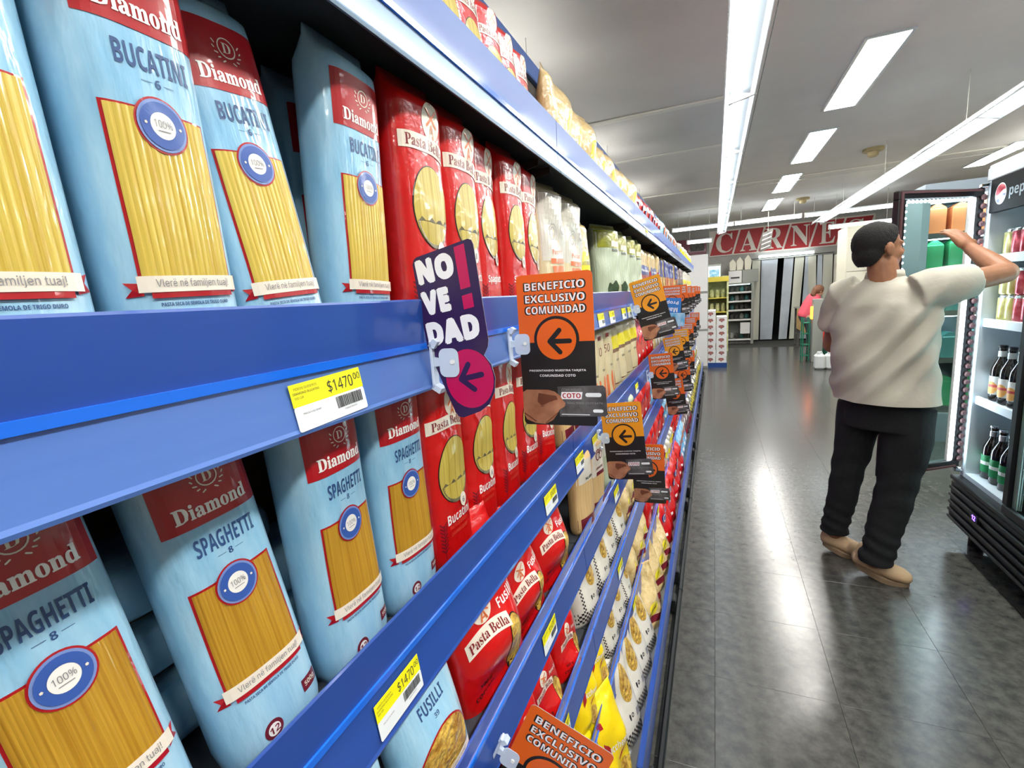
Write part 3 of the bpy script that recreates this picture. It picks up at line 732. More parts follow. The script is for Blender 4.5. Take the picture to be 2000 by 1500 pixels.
# ================================================================== GONDOLA
LV = dict(T=(.32, 1.832, 1.770, 1.722), S1=(.32, 1.460, 1.405, 1.352), S2=(.315, 1.126, 1.075, 1.009), S3=(.300, .872, .838, .765), S4=(.285, .635, .600, .524), S5=(.265, .403, .365, .298))
BACK = -.72
bays = [-1.3, 1.08, 2.2, 3.3, 4.4, 5.5, 6.6, 7.7, 8.7]
ords = ['nearest', 'second', 'third', 'fourth', 'fifth', 'sixth', 'seventh', 'farthest']
for b in range(8):
    ya, yb = bays[b], bays[b + 1]; L = yb - ya
    t = empty('shelving_bay', (BACK, ya, 0), label='blue metal supermarket shelving bay, %s along the left of the aisle' % ords[b], cat='shelving', group='blue shelving bays')
    g = .0015
    bx('back_panel', 'back_grey', t, -.02, g, .0, 0, L - g, 2.36)
    bx('top_rail', 'rail_blue', t, -.022, g, 2.36, .02, L - g, 2.43, bev=.004)
    MB().box(.001, .004, .1, .03, .03, 2.36, bev=.002).box(.001, L - .03, .1, .03, L - .004, 2.36, bev=.002).build('upright', 'back_grey', t)
    XB = lambda a: -a - BACK
    bx('base_deck', 'deck_white', t, .002, g, .135, XB(.185), L - g, .150)
    bx('base_front', 'shelf_blue', t, XB(.185), g, .095, XB(.168), L - g, .222, bev=.003)
    bx('kick_plate', 'kick_grey', t, XB(.215), g, .0, XB(.205), L - g, .095)
    bx('bumper_rail', 'kick_black', t, XB(.155), g, .012, XB(.133), L - g, .040, bev=.006)
    for fy in (.12, L - .12): bx('bumper_bracket', 'kick_black', t, XB(.206), fy - .03, .010, XB(.154), fy + .03, .075, bev=.004)
    for n_, (a, zt, zs, zb) in LV.items():
        if b == 0 and n_ == 'T': pass
        s = bx('shelf', 'board_dark' if n_ != 'S5' else 'deck_white', t, .002, g, zs - .022, XB(a + .008), L - g, zs - .001)
        cl = n_ in ('S3', 'S4', 'S5')
        rb = {'T': 'riser_top', 'S1': 'shelf_blue', 'S2': 'shelf_blue'}.get(n_, 'rail_blue')
        x = XB(a)
        P = [(x - .0025, zs), (x + .0005, zs), (x + .0015, zt - .002), (x + .0002, zt), (x - .0018, zt - .001)]
        MB().prism(P, lambda u, v: (u, g, v), lambda u, v: (u, L - g, v)).build('riser', 'riser_clear' if cl else rb, s)
        lo = {'T': 'rail_sheen', 'S1': 'rail_blue'}.get(n_, 'shelf_blue')
        P = [(x - .003, zs - .004), (x - .0008, zb + .004), (x + .0065, zb), (x + .0075, zb + .003), (x + .006, zb + .006), (x - .0005, zs - .004)]
        MB().prism(P, lambda u, v: (u, g, v), lambda u, v: (u, L - g, v)).build('price_rail', lo, s)
        MB().prism([(x - .004, zs - .005), (x + .0025, zs - .004), (x + .0028, zs + .0035), (x - .004, zs + .004)], lambda u, v: (u, g, v), lambda u, v: (u, L - g, v)).build('highlight_bead', 'groove_highlight', s)
        for fy in (.035, L - .045): MB().prism([(.03, zs - .022), (.03, zs - .10), (.10, zs - .09), (x - .03, zs - .035), (x - .03, zs - .022)], lambda u, v: (u, fy, v), lambda u, v: (u, fy + .004, v)).build('bracket', 'back_grey', s)

# ------------------------------------------------------------------ packets on the shelves
lvname = dict(T='top shelf', S1='eye-level shelf', S2='second shelf down', S3='third shelf down', S4='fourth shelf down', S5='lowest hung shelf', B='base deck')
BX = lambda n: LV[n][0] if n in LV else .185
BZ = lambda n: (LV[n][2] + .0005) if n in LV else .1505
B1 = 'blue bucatini packets on the eye-level shelf'; B2 = 'blue spaghetti packets on the second shelf'
pack('blue_bucatini', -.352, .138, BZ('S1'), R(-6), R(3), R(1), label='leftmost light blue bucatini packet with bright glare on its window', cat='pasta packet', group=B1)
pack('blue_bucatini', -.352, .243, BZ('S1'), R(2), R(0), R(2), label='large light blue bucatini packet, second from left, standing upright', cat='pasta packet', group=B1)
pack('blue_bucatini', -.352, .342, BZ('S1'), R(-3), R(6), R(5), label='light blue bucatini packet leaning to the left, third from left', cat='pasta packet', group=B1)
pack('blue_bucatini', -.360, .452, BZ('S1'), R(0), R(-1), R(-2), label='light blue bucatini packet right beside the red packets', cat='pasta packet', group=B1)
pack('blue_spaghetti', -.352, .142, BZ('S2'), R(-5), R(9), R(5), label='leftmost light blue spaghetti packet at the lower left corner', cat='pasta packet', group=B2)
pack('blue_spaghetti', -.345, .254, BZ('S2'), R(-6), R(7), R(5), label='light blue spaghetti packet leaning, second from left below the price tag', cat='pasta packet', group=B2)
pack('blue_spaghetti', -.342, .360, BZ('S2'), R(0), R(1), R(2), label='light blue spaghetti packet, third from left under the blue shelf lip', cat='pasta packet', group=B2)
pack('blue_spaghetti', -.345, .466, BZ('S2'), R(-5), R(0), R(1), label='light blue spaghetti packet right beside the red bucatini packets', cat='pasta packet', group=B2)
for i, (y, z, ya) in enumerate(((.16, 0, 84), (.20, .065, 92), (.17, .13, 88), (.44, 0, 90), (.40, .065, 86))):
    o = pack('blue_spaghetti', -.50 - .01 * (i % 2), y, BZ('S2') + .065 + z, 0, R(88), 0, label='blue packet lying flat behind the standing spaghetti packets, %s' % ('lowest of the left pile', 'middle of the left pile', 'topmost of the left pile', 'lower of the right pair', 'upper of the right pair')[i], cat='pasta packet', group='flat blue packets behind')
    o.rotation_euler = Matrix(((0, 1, 0), (0, 0, -1), (-1, 0, 0))).to_euler(); o.location = (-.475 - .012 * (i % 2), y + .16, BZ('S2') + .001 + z)
for i, (y, ya, le) in enumerate(((.15, 0, 0), (.27, 2, 0), (.38, -2, 0), (.50, 0, 0))):
    pack('blue_bucatini', -.455, y, BZ('S1'), R(ya), 0, 0, label='blue bucatini packet standing in the dark second row, %s from the left' % ordn[i], cat='pasta packet', group='second row of blue bucatini packets')

for i, (y, x, ya, le, ro) in enumerate(((.575, -.350, -4, -1, 0), (.685, -.352, -3, -1, 0), (.792, -.360, 3, 0, 1), (.893, -.350, -4, 0, 0), (.995, -.355, 2, 0, -1))):
    pack('red_spaghetti', x, y, BZ('S1'), R(ya), R(le), R(ro), label='glossy red spaghetti packet on the eye-level shelf, %s of five after the blue ones' % ordn[i], cat='pasta packet', group='red spaghetti packets')
for i, (y, x, ya, le, ro) in enumerate(((.572, -.345, -4, 0, 2), (.680, -.350, -3, 1, -2), (.787, -.345, 2, 2, -3), (.893, -.348, -4, 1, -3), (.997, -.345, -10, 6, -8))):
    pack('red_bucatini', x, y, BZ('S2') - (.0 if i else 0), R(ya), R(le), R(ro), scale=.93, label='glossy red bucatini packet on the second shelf, %s from the blue packets' % ordn[i], cat='pasta packet', group='red bucatini packets')
# T shelf
for i in range(6):
    pack('red_spaghetti', -.395 - .006 * i, .70 + .108 * i, BZ('T'), R(-12 + 4 * (i % 3)), R(4), R(3), scale=.93, label='red pasta packet with white glare on the top shelf, %s from the near end' % ordn[i], cat='pasta packet', group='red packets on the top shelf')
def row(key, lv, y0, y1, step, desc, lean=8, yaw=0, jit=1.0, dx=None, scale=1, far=None, x=None, cat='pasta bag', zoff=0, roll=0, group=None):
    n = int((y1 - y0) / step + .5)
    if dx is None: dx = .03 if lv in ('T', 'S1', 'S2') else -.001
    if lv in ('S3', 'S4', 'S5'): lean *= .55
    for i in range(n):
        yy = y0 + step * (i + .5); isfar = yy > 2.7 if far is None else far
        g_ = group or ('%s on the %s' % (desc, lvname[lv]))
        lab = '%s on the %s' % (desc, lvname[lv])
        if n > 1:
            lab = '%s on the %s, %s from the near end' % (desc, lvname[lv], ordn[min(i, 24)])
            if len(lab.split()) > 16: lab = '%s, %s on the %s' % (desc, ordn[min(i, 24)], lvname[lv])
            if len(lab.split()) > 16: lab = '%s, %s on %s' % (desc, ordn[min(i, 24)], lvname[lv])
        pack(key, (x if x is not None else -BX(lv) - dx) + random.uniform(-.006, .006) * jit, yy, BZ(lv) + zoff, R(yaw + random.uniform(-8, 8) * jit), R(lean + random.uniform(-3, 3) * jit), R(roll + random.uniform(-4, 4) * jit * (2.2 if cat == 'pasta bag' else 1)), far=isfar, scale=scale, label=lab, cat=cat, group=g_)
row('cream_bag', 'T', 1.36, 1.86, .165, 'cream pasta bag with yellow label', lean=7, dx=.045, scale=1.25)
row('cream_bag', 'T', 1.93, 2.75, .165, 'cream pasta bag with yellow patch', lean=7, dx=.045, scale=1.22)
row('red_logo_bag', 'T', 2.8, 4.1, .16, 'red pasta bag', lean=8, dx=.05, scale=1.15)
row('sky_bag', 'T', 4.15, 5.9, .17, 'light blue and white pasta bag', lean=8, dx=.05, scale=1.15)
row('white_tub', 'T', 6.0, 8.6, .11, 'white and gold tub', lean=0, dx=.04, cat='tub')
# S1
row('white_swirl', 'S1', 1.07, 1.39, .16, 'clear spaghetti packet with white swirl wrap', lean=0, yaw=-8, jit=.4, cat='pasta packet')
row('brown_yellow', 'S1', 1.41, 1.53, .12, 'brown pasta packet with yellow label beside the white ones', lean=4, yaw=-8, jit=.2, cat='pasta packet', far=False)
row('green_label', 'S1', 1.76, 2.58, .205, 'pale noodle packet with olive top and green vegetable picture', lean=3, yaw=-22, jit=.3, cat='pasta packet', far=False)
row('red_blue_logo', 'S1', 2.66, 3.62, .13, 'red pasta packet with blue logo', lean=2, cat='pasta packet')
row('blue_top', 'S1', 3.66, 5.4, .13, 'navy topped pasta packet', lean=2, cat='pasta packet')
row('purple_pack', 'S1', 5.45, 6.5, .13, 'dark purple pasta packet', lean=2, cat='pasta packet')
row('cream_pack', 'S1', 6.55, 8.6, .13, 'white and yellow pasta packet', lean=2, cat='pasta packet')
# S2
row('tall_wood', 'S2', 1.11, 1.35, .12, 'straw coloured noodle packet with dark red foot', lean=3, cat='pasta packet', far=False)
row('noodle_fifty', 'S2', 1.40, 1.82, .14, 'clear noodle packet marked 50 with orange strips', lean=3, yaw=-10, jit=.4, cat='pasta packet')
row('noodle_yellow', 'S2', 1.84, 2.40, .14, 'clear noodle packet with yellow label and purple foot', lean=3, yaw=-6, jit=.4, cat='pasta packet')
row('red_logo_bag', 'S2', 2.45, 3.3, .165, 'crumpled red pasta bag')
row('cream_bag', 'S2', 3.3, 4.5, .165, 'cream and yellow pasta bag')
row('sky_bag', 'S2', 4.5, 5.6, .165, 'sky blue pasta bag')
row('black_bag', 'S2', 5.6, 7.2, .165, 'black and white pasta bag')
row('tan_maroon', 'S2', 7.2, 8.6, .165, 'tan pasta bag')
# S3
pack('blue_fusilli', -.292, .425, BZ('S3'), R(-6), R(9), R(4), scale=1.02, label='light blue fusilli bag with pasta window below the yellow price tag', cat='pasta bag')
pack('blue_fusilli', -.292, .275, BZ('S3'), R(-4), R(7), R(2), scale=1.0, label='light blue fusilli bag cut off by the lower edge, left of the other', cat='pasta bag')
for i, (y, x, ya, le, ro, zz) in enumerate(((.600, -.294, -14, 7, 7, 0), (.760, -.300, -8, 6, 12, 0), (.915, -.300, -12, 8, 4, 0))):
    pack('red_fusilli', x, y, BZ('S3'), R(ya), R(le), R(ro), scale=.86 if i else 1.0, label=['large red fusilli bag with windmill logo beside the blue fusilli bag', 'red fusilli bag tilted behind the largest one', 'crumpled red fusilli bag beside the straw coloured packets'][i], cat='pasta bag', group='red fusilli bags')
row('tall_wood', 'S3', 1.10, 1.22, .12, 'straw coloured pasta packet with white wrap and dark red foot', lean=4, yaw=-14, jit=.2, cat='pasta packet', scale=.93, far=False)
row('wheat_sheaf', 'S3', 1.24, 1.36, .12, 'pale pasta packet with dark red sheaf picture', lean=4, yaw=-10, jit=.2, cat='pasta packet', scale=.93, far=False)
row('green_spinach', 'S3', 1.38, 1.95, .115, 'pale green pasta packet with white label', lean=4, yaw=-10, jit=.3, cat='pasta packet', scale=.93)
row('red_logo_bag', 'S3', 2.0, 2.6, .15, 'small red pasta bag', scale=.8)
row('sky_bag', 'S3', 2.6, 3.5, .16, 'blue pasta bag', scale=.8)
row('cream_bag', 'S3', 3.5, 4.9, .16, 'tan pasta bag', scale=.8)
row('black_bag', 'S3', 4.9, 8.6, .17, 'black and silver pasta bag', scale=.8)
# S4
row('red_penne', 'S4', .60, 1.0, .135, 'red penne bag lying back', lean=24, yaw=-12, scale=.80, far=False)
row('white_checked', 'S4', 1.05, 1.62, .142, 'white pasta bag with black checked foot', lean=22, yaw=-16, scale=.82, jit=.6, far=False)
row('tan_maroon', 'S4', 1.66, 2.3, .15, 'tan pasta bag with dark red band', lean=22, yaw=-10, scale=.8)
row('red_logo_bag', 'S4', 2.3, 3.1, .15, 'red bag of small pasta', scale=.75)
row('sky_bag', 'S4', 3.1, 4.1, .16, 'blue bag of small pasta', scale=.75)
row('purple_bag', 'S4', 4.1, 5.2, .16, 'purple bag of small pasta', scale=.75)
row('cream_bag', 'S4', 5.2, 8.6, .17, 'tan bag of small pasta', scale=.75)
# S5
row('yellow_bag', 'S5', .78, 1.20, .14, 'yellow pasta bag with red label', lean=20, yaw=-14, scale=.70, far=False)
row('white_checked', 'S5', 1.22, 1.62, .135, 'white checked pasta bag', lean=22, yaw=-14, scale=.80, far=False)
row('tan_maroon', 'S5', 1.64, 2.02, .14, 'crumpled tan pasta bag', lean=22, yaw=-10, scale=.78, far=False)
row('red_logo_bag', 'S5', 2.06, 2.9, .15, 'glossy red soup pasta bag', scale=.74)
row('white_tub', 'S5', 2.9, 3.4, .11, 'white tub', lean=0, cat='tub', scale=.7)
row('red_logo_bag', 'S5', 3.4, 4.4, .16, 'deep red soup pasta bag', scale=.74)
row('purple_bag', 'S5', 4.4, 5.6, .16, 'dark purple soup pasta bag', scale=.74)
row('black_bag', 'S5', 5.6, 8.6, .17, 'dark bag', scale=.74)
# base deck
row('yellow_bag', 'B', .80, 1.12, .16, 'large yellow pasta bag with red label', lean=14, yaw=-22, scale=.95, far=False, x=-.195)
row('white_checked', 'B', 1.14, 1.66, .13, 'white checked pasta bag at floor level', lean=20, yaw=-24, scale=1.08, far=False, x=-.195, jit=.6)
row('tan_maroon', 'B', 1.66, 2.32, .13, 'tan pasta bag with dark red band at floor level', lean=18, yaw=-20, scale=.98, far=False, x=-.195)
row('red_logo_bag', 'B', 2.34, 3.5, .135, 'shiny red pasta bag with blue logo at floor level', lean=16, yaw=-10, scale=1.0, x=-.195)
row('sky_bag', 'B', 3.5, 4.2, .15, 'sky blue pasta bag at floor level', lean=16, scale=1.0, x=-.195)
row('purple_bag', 'B', 4.2, 5.1, .15, 'purple and white pasta bag at floor level', lean=16, scale=1.0, x=-.195)
row('black_bag', 'B', 5.1, 8.6, .16, 'black and yellow pasta bag at floor level', lean=14, scale=1.0, x=-.195)

# ------------------------------------------------------------------ price tags
def facing_x(off): return lambda u, v: (off, u, v)
def flat(name, shape, mat, parent, fn):
    o = Vector(fn(0, 0)); nr = (Vector(fn(1, 0)) - o).cross(Vector(fn(0, 1)) - o).normalized()
    return obj(name, [tuple(Vector(fn(p[0], p[1])) + nr * (p[2] if len(p) > 2 else 0)) for p in shape[0]], shape[1], mat, parent)
_tag = []
def price_tag(y, lv, lab, full=True, tilt=0, grp=None, wd=.085):
    a, zt, zs, zb = LV[lv]
    if full or len(_tag) == 0:
        t = empty('price_tag'); s = wd / .085
        f0 = lambda o: (lambda u, v: (o, u, v))
        MB().prism(rrect_pts(-.0425, -.021, .0425, .001, .002, 2), f0(-.0004), f0(.0002)).build('white_half', 'tag_white', t)
        MB().prism([(-.0425, .001), (.0425, .001), (.0425, .021), (-.0425, .021)], f0(-.0004), f0(.0002)).build('yellow_half', 'tag_yellow', t)
        flat('price', cat2(text('$1470', h=.0125, w=.032, at=(.014, .0105), bold=-.005), text('00', h=.0065, w=.009, at=(.0365, .0135), bold=-.005)), 'ink', t, f0(.0006))
        bars = []
        rs = random.Random(2); u = .004
        while u < .038: wd_ = rs.choice((.0005, .0009, .0013)); bars.append(rect(u, -.012, u + wd_, -.001)); u += wd_ + rs.choice((.0004, .0007))
        flat('barcode', cat2(*bars), 'ink', t, f0(.0005))
        flat('small_print', cat2(text('FIDEOS GUISEROS', h=.0022, at=(-.026, .0165)), text('DIAMOND BUCATINI', h=.0022, at=(-.026, .0125)), text('500 GR', h=.0022, at=(-.035, .0085)), text('PRECIO X KG $2940', h=.0018, at=(-.025, -.006)), text('CODIGO 0043781', h=.0015, at=(.02, -.0145))), 'ink', t, f0(.0005))
        _tag.append(t)
    else: t = copy_tree(_tag[0])
    sl = math.atan2(.009, zs - zb)
    t.location = (-a + .0052, y, (zs + zb) / 2 - .002); t.rotation_euler = (tilt, -sl * .8, 0); t.scale = (1, .9 if lv != 'S1' else 1, .95 if lv != 'T' else .85)
    for q in ('label', 'group'):
        if q in t: del t[q]
    sset(t, label=lab, cat='price tag', group=grp)
price_tag(.322, 'S1', 'yellow and white price tag reading 1470 on the eye-level shelf lip', True, R(2))
price_tag(.358, 'S2', 'yellow and white price tag reading 1470 on the second shelf lip', False, R(1))
price_tag(.885, 'S2', 'yellow price tag on the second shelf lip under the red packets', False)
price_tag(1.12, 'S2', 'yellow price tag just past the shelf joint on the second shelf', False)
price_tag(1.30, 'S2', 'yellow price tag near the hanging clip on the second shelf', False)
price_tag(.79, 'S3', 'yellow price tag above the white checked bag on the third shelf', False)
price_tag(.80, 'S4', 'pale price tag on the fourth shelf lip above the yellow bags', False)
for lv, ys in (('S1', (1.45, 1.62, 1.85, 1.98)), ('S3', (1.5, 2.1)), ('S4', (1.45, 2.2)), ('S5', (1.6, 2.4)), ('T', (2.6,)), ('S1', (2.9, 3.6, 4.3, 5.0)), ('S2', (2.1, 2.9, 3.7, 4.4))):
    for y in ys: price_tag(y, lv, 'small price tag on the %s lip, %s metres along the aisle' % (lvname[lv], ('%.1f' % y)), False, grp='small price tags far along the %s' % lvname[lv])

# ------------------------------------------------------------------ hanging signs
def clip(parent, jx, sy=1):
    """plastic clip: jaw on the price rail and an eyelet that holds the card"""
    c = MB()
    c.box(-.003, -.006, -.03, .001, .006, .028, bev=.001)
    c.prism([(-.004, .022), (.004, .03), (.010, .026), (.004, .018)], lambda u, v: (u, -.006, v), lambda u, v: (u, .006, v))
    c.prism([(-.004, -.03), (.006, -.036), (.010, -.030), (.0, -.024)], lambda u, v: (u, -.006, v), lambda u, v: (u, .006, v))
    c.prism([(.0, -.004), (.012, -.002), (.012, .006), (.0, .008)], lambda u, v: (u, -.003, v), lambda u, v: (u, .003, v))
    c.prism(rrect_pts(.008, -.016, .034, .018, .008, 4), lambda u, v: (u, -.0028, v), lambda u, v: (u, -.0018, v))
    o = c.build('clip', 'clip_plastic', parent)
    MB().tube([(.026, -.0045, .002), (.026, .003, .002)], .0028, 10).build('rivet', 'print_white', parent)
def face(off): return lambda u, v: (u, -off, v)
S_ = .00024
def bq(x, y): return ((x - 722) * S_ + .018, (700 - y) * S_)
_ben = {}
def ben_sign(y, lv, lab, tilt=0, yaw=0, amber=False, k=.92, name='shelf_sign', grp='orange and black benefit signs', full=True, dz=0):
    key = (amber, full)
    if key in _ben: t = copy_tree(_ben[key])
    else:
        t = empty(name); _ben[key] = t
        oc = 'sign_amber' if amber else 'sign_orange'
        x0, y1 = bq(714, 1262); x1, y0 = bq(1232, 236); r = 32 * S_
        card = rrect_pts(x0, y1, x1, y0, r)
        cq = [bq(965, 992), bq(1275, 984), bq(1292, 1000), bq(1300, 1180), bq(1285, 1194), bq(975, 1200)]
        MB().prism(card, face(-.0008), face(.0).__call__).build('card', 'sign_back', t)
        ym = bq(0, 688)[1]
        flat('orange_half', poly([p for p in rrect_pts(x0, ym, x1, y0, r) if p[1] > ym + r] + [(x0, ym), (x1, ym)]), oc, t, face(.0003))
        flat('black_half', poly([p for p in rrect_pts(x0, y1, x1, ym, r) if p[1] < ym - r and p[0] > (x0 + x1) / 2] + [(x1, ym), (x0, ym)] + [p for p in rrect_pts(x0, y1, x1, ym, r) if p[1] < ym - r and p[0] < (x0 + x1) / 2]), 'sign_black', t, face(.0003))
        L3 = [('BENEFICIO', 316), ('EXCLUSIVO', 397), ('COMUNIDAD', 472)]
        flat('headline_outline', cat2(*[text(a, h=62 * S_, w=425 * S_, at=bq(975, b), bold=.075) for a, b in L3]), 'sign_black', t, face(.0006))
        flat('headline', cat2(*[text(a, h=50 * S_, w=405 * S_, at=bq(975, b), bold=.03) for a, b in L3]), 'sign_white', t, face(.0009))
        c = bq(975, 670)
        flat('circle_outline', blob(c, 156 * S_, 36, 1), 'sign_black', t, face(.0006)); flat('circle', blob(c, 136 * S_, 36, 1), oc, t, face(.0009))
        flat('arrow', arrow(bq(985, 683), 108 * S_), 'sign_black', t, face(.0012))
        flat('notice', cat2(text('PRESENTANDO NUESTRA TARJETA', h=17 * S_, w=395 * S_, at=bq(970, 882), bold=.02), text('COMUNIDAD COTO', h=17 * S_, w=250 * S_, at=bq(970, 915), bold=.02)), 'sign_white', t, face(.0006))
        MB().prism(cq[::-1], face(.0004), face(.0010)).build('printed_card', 'card_dark', t)
        flat('card_mark', cat2(text('COMUNIDAD', h=18 * S_, w=135 * S_, at=bq(1062, 1014), bold=.0)), 'sign_back', t, face(.0013))
        flat('card_name_plate', poly([bq(985, 1078), bq(1130, 1078), bq(1138, 1028), bq(993, 1028)]), 'sign_white', t, face(.0013))
        flat('card_name', text('COTO', h=34 * S_, w=125 * S_, at=bq(1062, 1053), bold=.04), 'print_red', t, face(.0016))
        flat('card_details', cat2(line(bq(1170, 1048), bq(1250, 1048), 28 * S_), line(bq(1215, 1157), bq(1262, 1157), 22 * S_), line(bq(990, 1184), bq(1180, 1184), 5 * S_)), 'tag_white', t, face(.0013))
        flat('card_number', text('6042 0000 2223 5474', h=13 * S_, w=240 * S_, at=bq(1150, 1104)), 'sign_back', t, face(.0013))
        hand = [bq(*p) for p in ((716, 1030), (745, 1012), (900, 1012), (945, 1025), (985, 1055), (1000, 1085), (1018, 1105), (1010, 1130), (975, 1150), (955, 1185), (925, 1225), (870, 1255), (800, 1250), (735, 1225), (714, 1180))]
        flat('printed_hand', poly(hand[::-1]), 'skin_print', t, face(.0018))
        flat('finger_shadow', cat2(poly([bq(*p) for p in ((830, 1035), (955, 1055), (965, 1080), (900, 1100), (850, 1125), (820, 1095))][::-1]), line(bq(870, 1250), bq(960, 1175), 6 * S_), line(bq(720, 1180), bq(800, 1235), 9 * S_), line(bq(845, 1130), bq(960, 1110), 5 * S_)), 'skin_print_dark', t, face(.0021))
        flat('thumb', poly([bq(*p) for p in ((850, 1135), (940, 1085), (985, 1085), (1018, 1105), (1010, 1130), (950, 1150), (880, 1190))][::-1]), 'skin_print', t, face(.0023))
        clip(t, 0)
    a, zt, zs, zb = LV[lv]
    t.location = (-a + .0085, y, (zs + zb) / 2 + dz); t.rotation_euler = (0, -tilt, yaw); t.scale = (k,) * 3
    # Ry(-tilt) turns the card counter-clockwise as the aisle sees it
    for q in ('label', 'category', 'group'):
        if q in t: del t[q]
    sset(t, label=lab, cat='sign', group=grp)
    return t
ben_sign(.73, 'S1', 'upright orange and black BENEFICIO EXCLUSIVO sign, nearest and largest', 0, R(2), k=1.0)
ben_sign(1.32, 'S2', 'amber BENEFICIO EXCLUSIVO sign partly behind the largest orange sign', R(5), 0, True)
ben_sign(2.02, 'S1', 'tilted amber BENEFICIO EXCLUSIVO sign below the olive noodle packets', R(14), 0, True, k=1.0)
ben_sign(1.72, 'S3', 'orange benefit sign half hidden behind the amber one', R(2), 0)
ben_sign(2.42, 'S2', 'orange benefit sign with arrow hanging beside the crumpled red bags', R(5), 0)
ben_sign(3.05, 'S3', 'dark orange benefit sign below the blue bags', R(8), 0)
ben_sign(.53, 'S3', 'brownish BENEFICIO sign tipped forward at the bottom of the picture', R(-24), R(2), k=1.0)
for lv, y, am, tl in (('S1', 3.15, 0, 0), ('S1', 3.9, 0, 4), ('S1', 4.6, 0, 0), ('S1', 5.4, 0, -3), ('S1', 6.4, 0, 3), ('S2', 3.25, 1, 10), ('S2', 3.95, 1, 4), ('S2', 4.8, 0, 0), ('S2', 5.6, 0, 3), ('S3', 3.8, 0, 5), ('S3', 4.6, 0, 0), ('S1', 7.4, 0, 0), ('S2', 6.8, 0, 0)):
    cnt_ = globals().setdefault('_cnt', {}); cnt_[lv] = cnt_.get(lv, -1) + 1
    ben_sign(y, lv, 'small %s benefit sign far along the %s, %s of its row' % ('amber' if am else 'orange', lvname[lv], ordn[cnt_[lv]]), R(tl), 0, bool(am), grp='far benefit signs on the %s' % lvname[lv])
# purple novelty sign
t = empty('shelf_sign', (-.3085, .487, 1.383), label='dark purple NOVEDAD sign with magenta arrow circle, clipped to the shelf lip', cat='sign'); N = .000176
def nq(x, y): return ((x - 150) * N, (850 - y) * N)
out = [(50, 185), (62, 155), (85, 140), (475, 63), (500, 72), (512, 100), (568, 700), (560, 745), (528, 800), (575, 860), (597, 950), (585, 1040), (540, 1125), (470, 1175), (340, 1222), (305, 1218), (280, 1190), (105, 740)]
P = [nq(*p) for p in out][::-1]
MB().prism(P, face(-.0008), face(.0)).build('card', 'sign_back', t)
flat('print_ground', poly(P), 'sign_purple', t, face(.0003))
rt = R(10)
flat('lettering', cat2(text('NO', h=165 * N, w=285 * N, at=nq(218, 225), bold=.075, rot=rt * .8), text('VE', h=160 * N, w=215 * N, at=nq(205, 435), bold=.075, rot=rt * .8), text('DAD', h=165 * N, w=400 * N, at=nq(313, 630), bold=.075, rot=rt * .8)), 'sign_white', t, face(.0006))
flat('exclamation_mark', cat2(poly([nq(*p) for p in ((372, 104), (448, 88), (472, 358), (398, 372))][::-1]), poly([nq(*p) for p in ((402, 412), (478, 396), (486, 486), (410, 500))][::-1])), 'sign_magenta', t, face(.0006))
flat('circle', blob(nq(408, 955), lambda a: (178 * N, 198 * N), 40, 1), 'sign_magenta', t, face(.0006))
flat('arrow', arrow(nq(410, 945), 125 * N, R(12)), 'sign_purple', t, face(.0009))
clip(t, 0)
# blue upside-down sign
t = empty('shelf_sign', (-.308, 2.92, 1.385), (0, R(4), 0), label='small blue upside-down sign in white letters above pale blue wrap', cat='sign')
MB().prism(rrect_pts(.01, -.06, .135, .03, .008), face(-.0008), face(0)).build('card', 'print_blue', t)
flat('lettering', cat2(text('Marca', h=.026, w=.085, at=(.075, -.038), bold=.03, rot=math.pi), text('Propia', h=.026, w=.09, at=(.075, .005), bold=.03, rot=math.pi)), 'sign_white', t, face(.0006)); clip(t, 0)
MB().prism(rrect_pts(.02, -.13, .16, -.055, .008), face(-.012), face(.004)).build('pale_wrap', 'film_skyblue', t)

# ================================================================== FRIDGE (two doors, the far one swung open)
FXF, FY0, FY1, FYM = 1.234, 2.14, 3.20, 2.69     # front plane, near end, far end, middle post
t = empty('drinks_fridge', (FXF, FY1, 0), label='tall black and white double door drinks fridge with its far door open', cat='fridge')
def fb(name, mat, *c, bev=0, parent=None): return bx(name, mat, parent or t, c[0] - FXF, c[1] - FY1, c[2], c[3] - FXF, c[4] - FY1, c[5], bev=bev)
XB2 = 1.92
fb('side_panel', 'fridge_white', FXF + .004, FY1 - .045, .36, XB2, FY1, 1.93, bev=.003)
fb('side_panel', 'fridge_black', FXF + .004, FY0, .36, XB2, FY0 + .04, 1.93, bev=.003)
fb('rear_panel', 'fridge_grey', XB2 - .04, FY0 + .04, .36, XB2, FY1 - .045, 1.93)
fb('top_panel', 'fridge_white', FXF + .004, FY0, 1.885, XB2, FY1, 1.945, bev=.004)
fb('middle_post', 'fridge_white', FXF + .002, FYM - .022, .38, FXF + .06, FYM + .022, 1.86, bev=.003)
hd = fb('header_panel', 'header_black', FXF - .004, FY0 + .01, 1.715, FXF + .03, FY1 - .05, 1.872, bev=.003)
fb('header_frame', 'fridge_white', FXF - .001, FY0, 1.872, FXF + .04, FY1 - .001, 1.93, bev=.003)
hf = lambda off: (lambda u, v: (-.004 - off, -u - .05, v + 1.715))
flat('logo_disc', blob((.098, .078), .048, 36, 2), 'print_white', t, hf(.0006))
